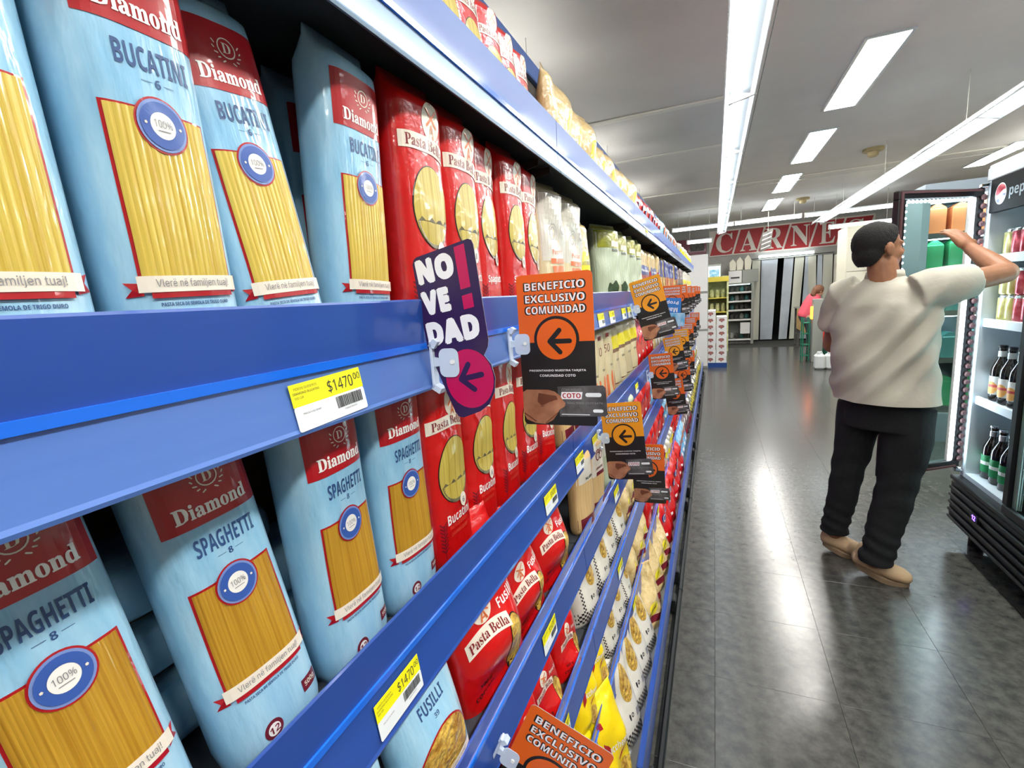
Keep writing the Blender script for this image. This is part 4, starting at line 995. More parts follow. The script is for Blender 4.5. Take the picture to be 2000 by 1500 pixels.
def arcband(c, r, y0, y1, wave):
    top = [(c[0] + math.sqrt(max(0, r * r - (y - c[1]) ** 2)) * s_, y) for y, s_ in ()]
    P = []
    n = 14
    up = []; lo = []
    for i in range(n + 1):
        x = c[0] - r + 2 * r * i / n; q = math.sqrt(max(0, r * r - (x - c[0]) ** 2)); wv = .010 * math.sin((x - c[0]) / r * 2.4)
        hi = c[1] + q; lw = min(hi, max(c[1] - q, c[1] + wave + wv)); up.append((x, hi)); lo.append((x, lw))
    return poly([p for p in lo[1:-1]] + [p for p in up[::-1]])
flat('logo_red', arcband((.098, .078), .044, 0, 0, .006), 'can_red', t, hf(.0011))
V, F = arcband((.098, .078), .044, 0, 0, .014); V = [(2 * .098 - x, 2 * .078 - y) for x, y in V]
flat('logo_blue', (V, F), 'film_navy', t, hf(.0011))
flat('header_lettering', text('pepsi', h=.062, w=.17, at=(.255, .074), bold=.02), 'fridge_grey', t, hf(.0006))
# base grille
fb('base_cabinet', 'fridge_black', FXF - .030, FY0, .10, XB2, FY1 + .005, .335, bev=.01)
for i in range(5): fb('grille_louvre', 'fridge_black', FXF - .042, FY0 + .01, .118 + .042 * i, FXF - .029, FY1 - .01, .136 + .042 * i, bev=.004)
fb('base_ledge', 'fridge_black', FXF - .038, FY0, .337, FXF + .05, FY1, .362, bev=.005)
fb('interior_floor', 'fridge_white', FXF + .006, FY0 + .04, .362, XB2 - .04, FY1 - .045, .385)
for yy in (FY0 + .12, FY1 - .10):
    for xx in (FXF + .06, XB2 - .10):
        MB().lathe([(.018, .0), (.034, .004), (.034, .05), (.012, .075), (.012, .10)], 12, (xx - FXF, yy - FY1, 0)).build('castor', 'fridge_black', t)
ds = MB().box(-.046, 2.86 - FY1, .225, -.031, 2.93 - FY1, .262).build('display', 'fridge_black', t)
flat('display_digits', cat2(text('12', h=.024, at=(0, 0), bold=.03)), 'display_violet', t, lambda u, v: (-.0468, 2.895 - FY1 - u, .243 + v))
SHZ = (1.505, 1.195, .795)
for z in SHZ:
    s = fb('shelf', 'fridge_white', FXF + .035, FYM + .024, z - .018, XB2 - .05, FY1 - .047, z, bev=.003)
    fb('price_strip', 'fridge_white', FXF + .018, FYM + .024, z - .03, FXF + .034, FY1 - .047, z + .012, bev=.002)
    fb('shelf', 'fridge_grey', FXF + .035, FY0 + .042, z - .018, XB2 - .05, FYM - .024, z, bev=.003)
fb('light_tube', 'case_glow', FXF + .03, FYM + .03, 1.868, FXF + .05, FY1 - .06, 1.88)
fb('light_tube', 'case_glow', FXF + .03, FY0 + .06, 1.868, FXF + .05, FYM - .03, 1.88)
for z0 in (.42, .82, 1.22, 1.53): fb('light_tube', 'case_glow', XB2 - .052, FYM + .03, z0, XB2 - .042, FYM + .045, z0 + .26)
lm = MB(); zz = .45
while zz < 1.68: lm.lathe([(.0015, -.008), (.009, -.005), (.011, 0), (.009, .005), (.0015, .008)], 6, (.022, FYM - .075 - FY1, zz)); zz += .03
lm.build('led_string', 'led_glow', t)['kind'] = 'stuff'
fb('led_strip', 'led_glow', FXF + .024, FYM - .095, .44, FXF + .028, FYM - .072, 1.69)
# near door: closed, glass with an led border
def door(parent, name, wd, h, inner=1):
    """door in the local y-z plane: hinge at y=0 running to y=-wd; x is thickness"""
    d = empty(name); d.parent = parent
    f = MB(); fw = .042
    f.box(-.036, -wd, 0, 0, 0, fw, bev=.004).box(-.036, -wd, h - fw, 0, 0, h, bev=.004).box(-.036, -fw, fw, 0, 0, h - fw, bev=.004).box(-.036, -wd, fw, 0, -wd + fw, h - fw, bev=.004)
    f.build('door_frame', 'fridge_black', d)
    bx('glass', 'glass_door', d, -.022, -wd + fw, fw, -.018, -fw, h - fw)
    g = MB(); zz = .05
    while zz < h - .04:
        g.tube([(.0015, -.012, zz), (.010, -.012, zz), (.014, -.012, zz)], [.015, .014, .009], 10); zz += .042
    g.build('gasket', 'gasket', d)['kind'] = 'stuff'
    g2 = MB().box(.0, -wd + .006, .006, .008, -wd + .018, h - .006).box(.0, -wd + .018, .006, .008, -.03, .016).box(.0, -wd + .018, h - .016, .008, -.03, h - .006)
    g2.build('gasket_strip', 'gasket', d)
    L = MB()
    def led(y, z, r): L.lathe([(.0015, -r), (r * .8, -r * .6), (r, 0), (r * .8, r * .6), (.0015, r)], 6, (-.008, y, z))
    zz = fw + .01
    while zz < h - fw: led(-fw - .018, zz, .012); zz += .026
    zz = fw + .01
    while zz < h - fw: led(-wd + fw + .008, zz, .005); zz += .030
    yy = -wd + fw + .02
    while yy < -fw: led(yy, h - fw - .010, .0075); yy += .024
    L.build('led_string', 'led_glow', d)['kind'] = 'stuff'
    bx('led_channel', 'shelf_edge_white', d, -.020, -fw - .036, fw, -.006, -fw - .001, h - fw)
    bx('led_strip', 'led_glow', d, -.0058, -fw - .034, fw + .01, -.0045, -fw - .004, h - fw - .16)
    bx('handle', 'fridge_grey', d, -.062, -wd + .008, h * .4, -.037, -wd + .022, h * .62, bev=.005)
    return d
d1 = door(t, 'open_door', .50, 1.44); d1.location = (-.004, -.004, .405); d1.rotation_euler = (0, 0, -R(57))
d2 = door(t, 'closed_door', .545, 1.335); d2.location = (-.004, FYM - .002 - FY1, .368)
for n_, p in (('hinge', .385), ('hinge', 1.845)): bx(n_, 'chrome', t, -.03, -.03, p, .01, .0, p + .018, bev=.003)

def can(x, y, z, mat, lab, grp):
    key = 'can' + mat
    if key in _far: o = copy_tree(_far[key])
    else:
        o = empty('drink_can'); _far[key] = o
        MB().lathe([(.024, 0), (.031, .006), (.033, .012), (.033, .112)], 20).build('body', mat, o, smooth=True)
        MB().lathe([(.033, .112), (.028, .122), (.027, .125), (.0255, .122), (.024, .121)], 20).build('lid', 'can_top', o)
    o.location = (x, y, z); o.rotation_euler = (0, 0, random.uniform(0, 6)); sset(o, label=lab, cat='can', group=grp)
for i, y in enumerate((3.115, 3.045, 2.975, 2.905, 2.835, 2.765)):
    m_ = 'can_gold' if i < 1 else 'can_red'
    w_ = 'gold' if i < 1 else 'red'
    for r in range(2): can(FXF + .085 + .072 * r, y, 1.5055, m_, '%s can on the highest fridge shelf, %s from the left, %s' % (w_, ordn[i], 'front row' if not r else 'rear row'), 'cans on the highest fridge shelf')
    m_ = 'can_gold' if i < 2 else 'can_red'; w_ = 'pale gold' if i < 2 else 'red'
    for k in range(2): can(FXF + .085, y, 1.1955 + .1255 * k, m_, '%s can on the second fridge shelf, %s from the left, %s of two' % (w_, ordn[i], ('lower', 'upper')[k]), 'stacked cans on the second fridge shelf')
def bottle(x, y, z, kind, lab, grp):
    key = 'bottle' + kind
    if key in _far: o = copy_tree(_far[key])
    else:
        o = empty('beer_bottle'); _far[key] = o
        MB().lathe([(.034, 0), (.038, .006), (.0385, .15), (.036, .17), (.026, .195), (.016, .215), (.0145, .255), (.0165, .258), (.0165, .268), (.0135, .270)], 20).build('glass_body', 'bottle_glass', o, smooth=True)
        MB().lathe([(.0389, .035), (.0391, .036), (.0391, .125), (.0389, .126)], 20).build('label', 'label_green' if kind == 'g' else 'label_white', o, smooth=True)
        if kind == 'g': MB().lathe([(.0393, .075), (.0395, .076), (.0395, .092), (.0393, .093)], 20).build('label_stripe', 'label_white', o)
        else:
            V, F = blob((0, .068), lambda a: (.030, .032), 20, 3); V = [(.0394 * math.cos(y_ / .0394 + 3.4), .0394 * math.sin(y_ / .0394 + 3.4), z_) for y_, z_ in V]
            obj('label_arch', V, F, 'label_amber', o)
            V, F = rect(-.028, .072, .028, .084, 8, 1); V = [(.0397 * math.cos(y_ / .0394 + 3.4), .0397 * math.sin(y_ / .0394 + 3.4), z_) for y_, z_ in V]
            obj('label_stripe', V, F, 'label_pink', o)
        MB().lathe([(.0150, .222), (.0162, .224), (.0160, .250), (.0150, .252)], 14).build('neck_label', 'label_white' if kind != 'g' else 'can_top', o)
        MB().lathe([(.0170, .268), (.0175, .270), (.0170, .278), (.0135, .280)], 14).build('cap', 'print_black' if kind != 'g' else 'can_top', o)
    o.location = (x, y, z); sset(o, label=lab, cat='bottle', group=grp)
for i, y in enumerate((3.10, 3.015, 2.93, 2.845, 2.76)):
    for r in range(2):
        bottle(FXF + .085 + .09 * r, y, .7955, 'w', 'dark bottle with white and amber label, %s from the left, %s row' % (ordn[i], ('front', 'rear')[r]), 'beer bottles with amber labels')
        bottle(FXF + .085 + .09 * r, y, .3855, 'g', 'dark bottle with green label on fridge floor, %s from left, %s row' % (ordn[i], ('front', 'rear')[r]), 'beer bottles with green labels')
for z in SHZ[1:] + (.3855,):
    for i, y in enumerate((2.60, 2.51, 2.42, 2.33)): bottle(FXF + .10, y, z + .0005, 'g' if z < .5 else 'w', 'dark bottle behind the closed near fridge door, %s shelf, %s from the left' % ({1.195: 'upper', .795: 'middle', .3855: 'bottom'}[z], ordn[i]), 'bottles behind the closed door')

# ================================================================== THINGS BEYOND THE FRIDGE
# refrigerated case seen through the open glass door and beside the man
t = empty('refrigerated_case', (1.58, 5.1, 0), label='tall open refrigerated case with orange cartons seen through the glass fridge door', cat='fridge')
MB().box(0, .0, 0, 1.5, .06, .25).box(0, .02, .25, .05, .7, 2.05).box(1.45, .02, .25, 1.5, .7, 2.05).box(.05, .64, .25, 1.45, .7, 2.05).box(0, 0, 2.05, 1.5, .7, 2.16).build('casing', 'fridge_grey', t)
bx('light_tube', 'led_glow', t, .06, .04, 2.01, 1.44, .09, 2.035)
for z in (1.09, 1.45, 1.73): bx('light_tube', 'led_glow', t, .06, .07, z - .012, 1.44, .10, z - .001)  # bars added under the shelves to brighten the cartons
for z in (.30, .72, 1.12, 1.48, 1.76):
    s = bx('shelf', 'shelf_edge_white', t, .05, .06, z - .03, 1.45, .63, z)
    bx('price_rail', 'chrome', s, .05, .045, z - .035, 1.45, .058, z + .01)
random.seed(11)
for z, m_, nm, hh in ((1.76, 'carton_orange', 'orange', .22), (1.48, 'carton_green', 'green', .20), (1.12, 'teal_dark', 'dark teal', .22), (.72, 'teal_dark', 'dark', .22), (.30, 'carton_green', 'green', .26)):
    for i in range(9):
        x = 1.65 + .155 * i
        mm = m_ if random.random() > .25 else random.choice(('carton_red', 'film_white', 'carton_orange') if z > 1.3 else ('teal_dark', 'fridge_grey'))
        h_ = hh + random.uniform(-.04, .02)
        b_ = MB().box(x, 5.2, z + .0005, x + .12, 5.36, z + h_, bev=.008).prism([(x, z + h_), (x + .12, z + h_), (x + .075, z + h_ + .035), (x + .045, z + h_ + .035)], lambda u, v: (u, 5.21, v), lambda u, v: (u, 5.35, v))
        o = b_.build('carton', mm); sset(o, label='blurred %s carton behind the glass door, %s shelf, %s from the left' % (nm, {1.76: 'highest', 1.48: 'second', 1.12: 'third', .72: 'fourth', .30: 'lowest'}[z], ordn[i]), cat='carton', group='%s cartons on the case shelf at %d' % (nm, z * 100))
# cream cabinet behind the man's head
t = empty('tall_cabinet', (1.79, 8.6, 0), label='tall cream panelled cabinet behind the man\'s head', cat='cabinet')
MB().box(0, 0, 0, .62, .6, 2.2, bev=.006).build('body', 'cabinet_cream', t)
for z in (.05, .55, 1.05, 1.55): bx('panel', 'cabinet_cream', t, .01, -.012, z, .61, -.001, z + .485, bev=.004)
for i, z in enumerate((1.36, 1.62, 1.02)):
    b_ = MB().box(2.10, 8.40, z, 2.38, 8.585, z + .018)
    for k in range(6): b_.tube([(2.12 + .045 * k, 8.42, z), (2.12 + .045 * k, 8.42, z - .05)], .008, 6)
    sset(b_.build('wall_rack', ('cabinet_dark', 'cabinet_dark', 'teal_dark')[i]), label='small dark rack with hanging utensils on the cream cabinet, %s' % ('middle', 'highest', 'lowest')[i], cat='rack')
# far display shelf, left of the strip curtain
t = empty('display_cabinet', (.25, 13.4, 0), label='grey glazed display cabinet with dark goods left of the strip curtain', cat='cabinet')
MB().box(0, .0, .0, .02, .55, 1.5).box(.60, .0, .0, .66, .55, 1.5).box(.02, .50, .0, .60, .55, 1.5).box(0, 0, 1.5, .66, .55, 1.53).build('frame', 'cabinet_grey', t)
for z, m_ in ((.12, 'shelf_edge_white'), (.62, 'shelf_edge_white'), (.86, 'shelf_edge_white'), (1.08, 'shelf_edge_white'), (1.30, 'shelf_edge_white')):
    s = bx('shelf', 'cabinet_grey', t, .02, .03, z - .02, .60, .50, z); bx('shelf_edge', m_, s, .02, .005, z - .03, .60, .03, z + .012)
bx('base', 'cabinet_dark', t, .02, .02, 0, .60, .5, .06); bx('light_tube', 'case_glow', t, .05, .06, 1.475, .57, .09, 1.495)
bx('notice', 'box_white', t, .36, -.006, .26, .58, -.001, .54, bev=.002)
random.seed(5)
for z in (.12, .62, .86, 1.08, 1.30):
    for i in range(5):
        x = .29 + .112 * i; o = MB().lathe([(.03, 0), (.05, .02), (.052, .08), (.035, .13), (.012, .15)], 9, (x + .02, 13.66, z + .0005)).build('packed_goods', random.choice(('cabinet_dark', 'cabinet_dark', 'cabinet_grey', 'teal_dark')))
        sset(o, label='dark wrapped goods in the grey display cabinet, %s from the left, shelf at %s' % (ordn[i], {.12: 'the bottom', .62: 'knee height', .86: 'hip height', 1.08: 'chest height', 1.30: 'the top'}[z]), cat='goods', group='wrapped goods in the display cabinet')
o = empty('storage_box', (.33, 13.45, 1.5305), label='white box with a dark slot standing on the display cabinet', cat='box')
MB().box(0, 0, 0, .30, .4, .30, bev=.006).build('body', 'box_white', o); bx('slot', 'print_black', o, .05, -.004, .11, .25, -.0005, .15, bev=.0015)
o = empty('storage_box', (.64, 13.45, 1.5305), label='plain grey box beside the white slotted box', cat='box')
MB().box(0, 0, 0, .36, .4, .31, bev=.006).build('body', 'cabinet_grey', o)
for i, (x, h_) in enumerate(((.36, .28), (.52, .32), (.70, .36))):
    o = MB().prism([(x, 1.835), (x + .13, 1.835), (x + .15, 1.835 + h_ * .6), (x + .07, 1.835 + h_), (x - .01, 1.835 + h_ * .7)], lambda u, v: (u, 13.5, v + .008), lambda u, v: (u, 13.75, v + .008)).build('paper_sack', 'cabinet_cream')
    sset(o, label='pale paper sack on top of the boxes, %s from the left' % ordn[i], cat='sack', group='paper sacks above the display cabinet')
# yellowish merchandiser at the shelf end
t = empty('glass_merchandiser', (-.28, 12.0, 0), label='yellow-green lit glass merchandiser between the shelving end and the grey cabinet', cat='cabinet')
MB().box(0, 0, 0, .04, .6, 1.66).box(.54, 0, 0, .58, .6, 1.66).box(.04, .56, 0, .54, .6, 1.66).box(0, 0, 1.66, .58, .6, 1.70).build('frame', 'merch_green', t)
bx('header', 'merch_yellow', t, 0, -.02, 1.58, .58, -.001, 1.68); bx('light_tube', 'case_glow', t, .05, .03, 1.63, .53, .06, 1.655)
for z in (.3, .6, .9, 1.22): bx('shelf', 'merch_yellow', t, .04, .02, z - .02, .54, .55, z)
for z in (.3, .6, .9, 1.22):
    for i in range(4):
        o = MB().lathe([(.04, 0), (.045, .02), (.045, .14), (.03, .17), (.03, .19)], 10, (-.17 + .12 * i, 12.2, z + .0005)).build('jar', 'merch_green'); sset(o, label='greenish jar in the yellow-green merchandiser, %s from the left, %s shelf' % (ordn[i], {.3: 'lowest', .6: 'second', .9: 'third', 1.22: 'highest'}[z]), cat='jar', group='jars in the glass merchandiser')
# tall white panel, jugs on the far top shelf
t = empty('partition_panel', (-.60, 9.4, 0), label='tall pale grey partition panel at the far end of the shelving', cat='panel')
MB().box(0, 0, 0, .50, .04, 2.05, bev=.004).build('lower_sheet', 'cabinet_grey', t); 
for z in (.04, .72, 1.40): bx('panel', 'box_white', t, .01, -.01, z, .49, -.001, z + .64, bev=.003)
o = empty('glass_door_cooler', (-.55, 12.7, 0), label='pale cooler with glass door and blue sign behind the partition', cat='fridge')
bx('body', 'cabinet_grey', o, 0, 0, 0, .70, .6, 2.0, bev=.006); bx('glass', 'case_glow', o, .36, -.01, 1.5, .68, -.001, 1.95); bx('blue_poster', 'film_skyblue', o, .44, -.016, 1.70, .66, -.011, 1.88)  # pane glows by itself in place of a lit interior
# boxes on a pallet
t = empty('pallet', (-.15, 9.45, 0), label='low blue pallet under the stacked white boxes', cat='pallet')
MB().box(0, 0, .06, .37, .6, .09, bev=.004).box(0, 0, 0, .37, .06, .06).box(0, .27, 0, .37, .33, .06).box(0, .54, 0, .37, .6, .06).build('deck', 'pallet_blue', t)
bxp = None
def mark(u0):
    c = (u0, .062)
    return poly([(u0 - .05, .060), (u0 - .03, .088), (u0 + .03, .088), (u0 + .05, .060), (u0 + .035, .042), (u0 + .012, .040), (u0 + .012, .022), (u0 - .012, .022), (u0 - .012, .040), (u0 - .035, .042)])
for ci, n in ((0, 8), (1, 7)):
    for k in range(n):
        if bxp is None:
            o = empty('carton_box'); bxp = o
            MB().box(0, 0, 0, .176, .5, .119, bev=.002).build('body', 'box_white', o)
            flat('printed_mark', mark(.088), 'box_mark_dark', o, lambda u, v: (u, -.0006, v)); V, F = mark(0); flat('printed_mark_centre', ([(x * .8 + .088, (z - .06) * .75 + .061) for x, z in V], F), 'box_mark', o, lambda u, v: (u, -.0012, v))
            o2 = o
        else: o2 = copy_tree(bxp)
        for q in ('label', 'group'):
            if q in o2: del o2[q]
        o2.location = (-.147 + .183 * ci + random.uniform(-.004, .004), 9.455, .0905 + .1195 * k)
        sset(o2, label='white box with brown red mark in the %s stack, %s up from the blue pallet' % (('left', 'right')[ci], (ordn + ['x'])[k]), cat='box', group='white boxes stacked on the blue pallet')
# strip curtain
t = empty('strip_curtain', (.88, 14.08, 2.10), label='hanging curtain of pale plastic strips across the rear doorway', cat='curtain')
bx('rail', 'cabinet_grey', t, 0, -.02, -.03, 1.84, .02, .0, bev=.003)
def strip(x0, wd, xb, wb, m_):
    V = []; n = 10; k = 5
    for j in range(n + 1):
        f = j / n; z = -.03 - 2.045 * f
        for i in range(k):
            q = i / (k - 1); x = (x0 * (1 - f) + xb * f) + (wd * (1 - f) + wb * f) * q
            V.append((x, .02 * math.sin(3 * q + 4 * f + x0 * 9) * min(1, f * 3) + .012 * (int(x0 * 10) % 2), z))
    F = [(j * k + i, (j + 1) * k + i, (j + 1) * k + i + 1, j * k + i + 1) for j in range(n) for i in range(k - 1)]
    obj('strip', V, F, m_, t, smooth=True)
for a in ((.02, .19, .02, .18, 'strip_cream'), (.23, .06, .23, .06, 'strip_pvc'), (.26, .34, .25, .26, 'strip_pvc'), (.74, .21, .66, .19, 'strip_pvc'), (.98, .20, .90, .18, 'strip_cream'), (1.20, .10, 1.14, .16, 'strip_pvc'), (1.26, .17, 1.32, .17, 'strip_cream'), (1.46, .10, 1.48, .12, 'strip_pvc'), (1.58, .20, 1.60, .20, 'strip_cream')): strip(*a)
# big butcher sign
t = empty('wall_sign', (-.13, 14.17, 2.26), label='long red sign with large white serif letters on the rear wall', cat='sign')
bx('board', 'carnes_white', t, 0, 0, 0, 3.62, .029, .66, bev=.003)
wl = (.56, .56, .56, .56, .56, .56)
x = .02
for i, ch in enumerate('CARNES'):
    sk = .16; w_ = .575
    MB().prism([(x, .03), (x + w_ - .045, .03), (x + w_ - .045 + sk, .62), (x + sk, .62)], lambda u, v: (u, -.006, v), lambda u, v: (u, -.001, v)).build('letter_panel', 'carnes_red', t)
    V, F = text(ch, h=.50, w=.40 if ch not in 'ES' else .32, at=(0, 0), bold=0, ser=True)
    V = [(q[0] + x + w_ / 2 + sk / 2 - .02, q[1] + .325) for q in V]
    n = len(V)
    V3 = [(u, -.012, v) for u, v in V] ; obj('letter', V3, F, 'carnes_white', t)
    x += w_
t = empty('wall_poster', (-1.10, 14.15, 2.35), label='dark red poster strip on the rear wall left of the red sign', cat='poster')
bx('board', 'print_maroon', t, 0, 0, 0, .90, .03, .42, bev=.003); bx('picture', 'cabinet_dark', t, .5, -.005, .1, .85, -.001, .36)
t = empty('hanging_sign', (1.02, 12.0, 2.12), label='dark brown price card hanging in front of the large red sign', cat='sign')
MB().prism([(-.12, .02), (.10, .10), (.14, .50), (-.06, .42)], lambda u, v: (u, -.004, v), lambda u, v: (u, .004, v)).build('card', 'cabinet_dark', t)
for k in range(4): MB().prism([(-.09 + .01 * k, .08 + .09 * k), (.08 + .01 * k, .14 + .09 * k), (.085 + .01 * k, .16 + .09 * k), (-.085 + .01 * k, .10 + .09 * k)], lambda u, v: (u, -.008, v), lambda u, v: (u, -.005, v)).build('printed_line', 'carnes_white', t)
MB().tube([(.04, 0, .46), (.04, 0, .879)], .003, 6).build('cord', 'wire', t)
# detectors, wire
for i, (x, y) in enumerate(((1.79, 7.52), (1.53, 10.86))):
    t = empty('smoke_detector', (x, y, ZC), label=('tan smoke detector on the ceiling right of the second light panel', 'small tan smoke detector above the row of cross tubes')[i], cat='smoke detector')
    MB().lathe([(.11, -.0005), (.11, -.03), (.10, -.04)], 20).build('base', 'detector', t, smooth=False); MB().lathe([(.06, -.041), (.055, -.085), (.035, -.10), (.01, -.102)], 20).build('sensor', 'detector', t)
o = MB().tube([(.2, 8.8, ZC - .012), (1.2, 8.83, ZC - .02), (2.4, 8.86, ZC - .016), (4.5, 8.9, ZC - .012)], .006, 6).build('ceiling_cable', 'wire'); sset(o, label='thin pale cable running across the ceiling before the third light panel', cat='cable')
# right side far things
t = empty('counter_table', (1.72, 12.5, 0), label='plywood fronted counter beside the strip curtain', cat='counter')
MB().prism([(0, .42), (.42, .12), (.42, .86), (0, .86)], lambda u, v: (u, 0, v), lambda u, v: (u, .03, v)).build('ply_front', 'wood_ply', t); MB().box(0, 0, .86, .45, .5, .88).build('top', 'cabinet_grey', t); MB().box(.02, .03, 0, .07, .08, .86).box(.36, .03, 0, .41, .08, .86).box(.02, .42, 0, .07, .47, .86).box(.36, .42, 0, .41, .47, .86).build('leg', 'cabinet_dark', t)
t = empty('fire_extinguisher', (2.0, 11.25, 0), label='red fire extinguisher standing on the floor below the woman', cat='fire extinguisher')
MB().lathe([(.06, 0), (.075, .01), (.075, .38), (.06, .43), (.03, .46), (.02, .47)], 16).build('cylinder', 'red_paint', t, smooth=True); MB().lathe([(.022, .471), (.022, .52), (.01, .53)], 10).build('valve', 'kick_black', t); MB().tube([(0, -.01, .50), (.06, -.03, .49), (.09, -.03, .40), (.085, -.03, .2)], .010, 8).build('hose', 'kick_black', t)
t = empty('bollard_post', (1.63, 10.0, 0), label='pale grey square post with an orange light on its side', cat='post')
bx('shaft', 'cabinet_grey', t, 0, 0, 0, .165, .16, 1.13, bev=.006); bx('indicator', 'indicator_orange', t, -.028, .02, .78, -.001, .12, 1.00, bev=.004)
t = empty('wire_stand', (1.50, 10.1, 0), label='greenish wire stand left of the grey post', cat='stand')
b_ = MB()
for x in (0, .10): b_.tube([(x, 0, 0), (x, 0, .80)], .01, 6); b_.tube([(x, .2, 0), (x, .2, .80)], .01, 6)
for z in (.1, .3, .5, .7): b_.box(-.005, -.005, z, .105, .205, z + .012)
b_.build('frame', 'crate_green', t)
for i, (x, z, h_, lab) in enumerate(((1.83, 0, .30, 'lowest'), (1.85, .3005, .24, 'middle'), (1.82, .541, .26, 'topmost'))):
    t = empty('plastic_crate', (x, 9.9, z), label='green plastic crate in the stack behind the man, %s' % lab, cat='crate', group='stack of green crates')
    c = MB(); c.box(0, 0, 0, .34, .3, .012).box(0, 0, .012, .012, .3, h_).box(.328, 0, .012, .34, .3, h_).box(.012, .288, .012, .328, .3, h_)
    for k in range(3): c.box(.012, 0, .012 + h_ * k / 3, .328, .012, .012 + h_ * (k + .55) / 3)
    c.build('body', 'crate_green', t); c = MB().box(-.01, -.01, h_ - .02, .35, .0, h_).build('rim', 'crate_green' if i != 1 else 'teal_dark', t)
for i, (x, y) in enumerate(((1.545, 9.12), (1.70, 9.14))):
    t = empty('plastic_jug', (x, y, 0), label='white plastic jug on the floor in front of the post, %s of the pair' % ('left', 'right')[i], cat='jug', group='white jugs')
    MB().box(.002, 0, 0, .148, .20, .25, bev=.03).build('body', 'jug_white', t, smooth=False); MB().lathe([(.03, .245), (.028, .285), (.024, .29)], 12, (.05, .06, 0)).build('cap', 'jug_white', t); MB().tube([(.04, .14, .24), (.05, .12, .285), (.10, .12, .285), (.12, .14, .24)], .011, 8).build('handle', 'jug_white', t)
t = empty('plastic_jug', (1.90, 8.2, 0), label='tall white container behind the man\'s back near the jugs', cat='jug')
MB().box(0, 0, 0, .24, .22, .42, bev=.03).build('body', 'jug_white', t); MB().lathe([(.04, .415), (.038, .46), (.03, .465)], 12, (.08, .09, 0)).build('cap', 'jug_white', t)
t = empty('narrow_cabinet', (1.96, 9.3, 0), label='narrow white cabinet between the crates and the man', cat='cabinet')
bx('body', 'box_white', t, 0, 0, 0, .16, .5, .75, bev=.004); bx('side_strip', 'cabinet_grey', t, .165, 0, 0, .20, .5, .75)
t = empty('shelf_unit', (2.5, 12.6, 0), label='pale shelf unit with mixed goods behind the woman', cat='shelving')
MB().box(0, 0, 0, .03, .5, 2.0).box(.7, 0, 0, .73, .5, 2.0).box(.03, .47, 0, .7, .5, 2.0).build('frame', 'cabinet_cream', t)
for z in (.1, .5, .9, 1.3, 1.7): bx('shelf', 'shelf_edge_white', t, .03, .01, z - .02, .7, .46, z)
for z in (.9, 1.3, 1.7):
    for i in range(5):
        o = MB().lathe([(.035, 0), (.042, .01), (.042, .17), (.02, .21), (.018, .24)], 9, (2.59 + .12 * i, 12.8, z + .0005)).build('jar', random.choice(('cabinet_grey', 'crate_green', 'box_white', 'merch_green'))); sset(o, label='small container on the %s shelf behind the woman, %s from the left' % ({.9: 'low', 1.3: 'middle', 1.7: 'high'}[z], ordn[i]), cat='jar', group='containers behind the woman')

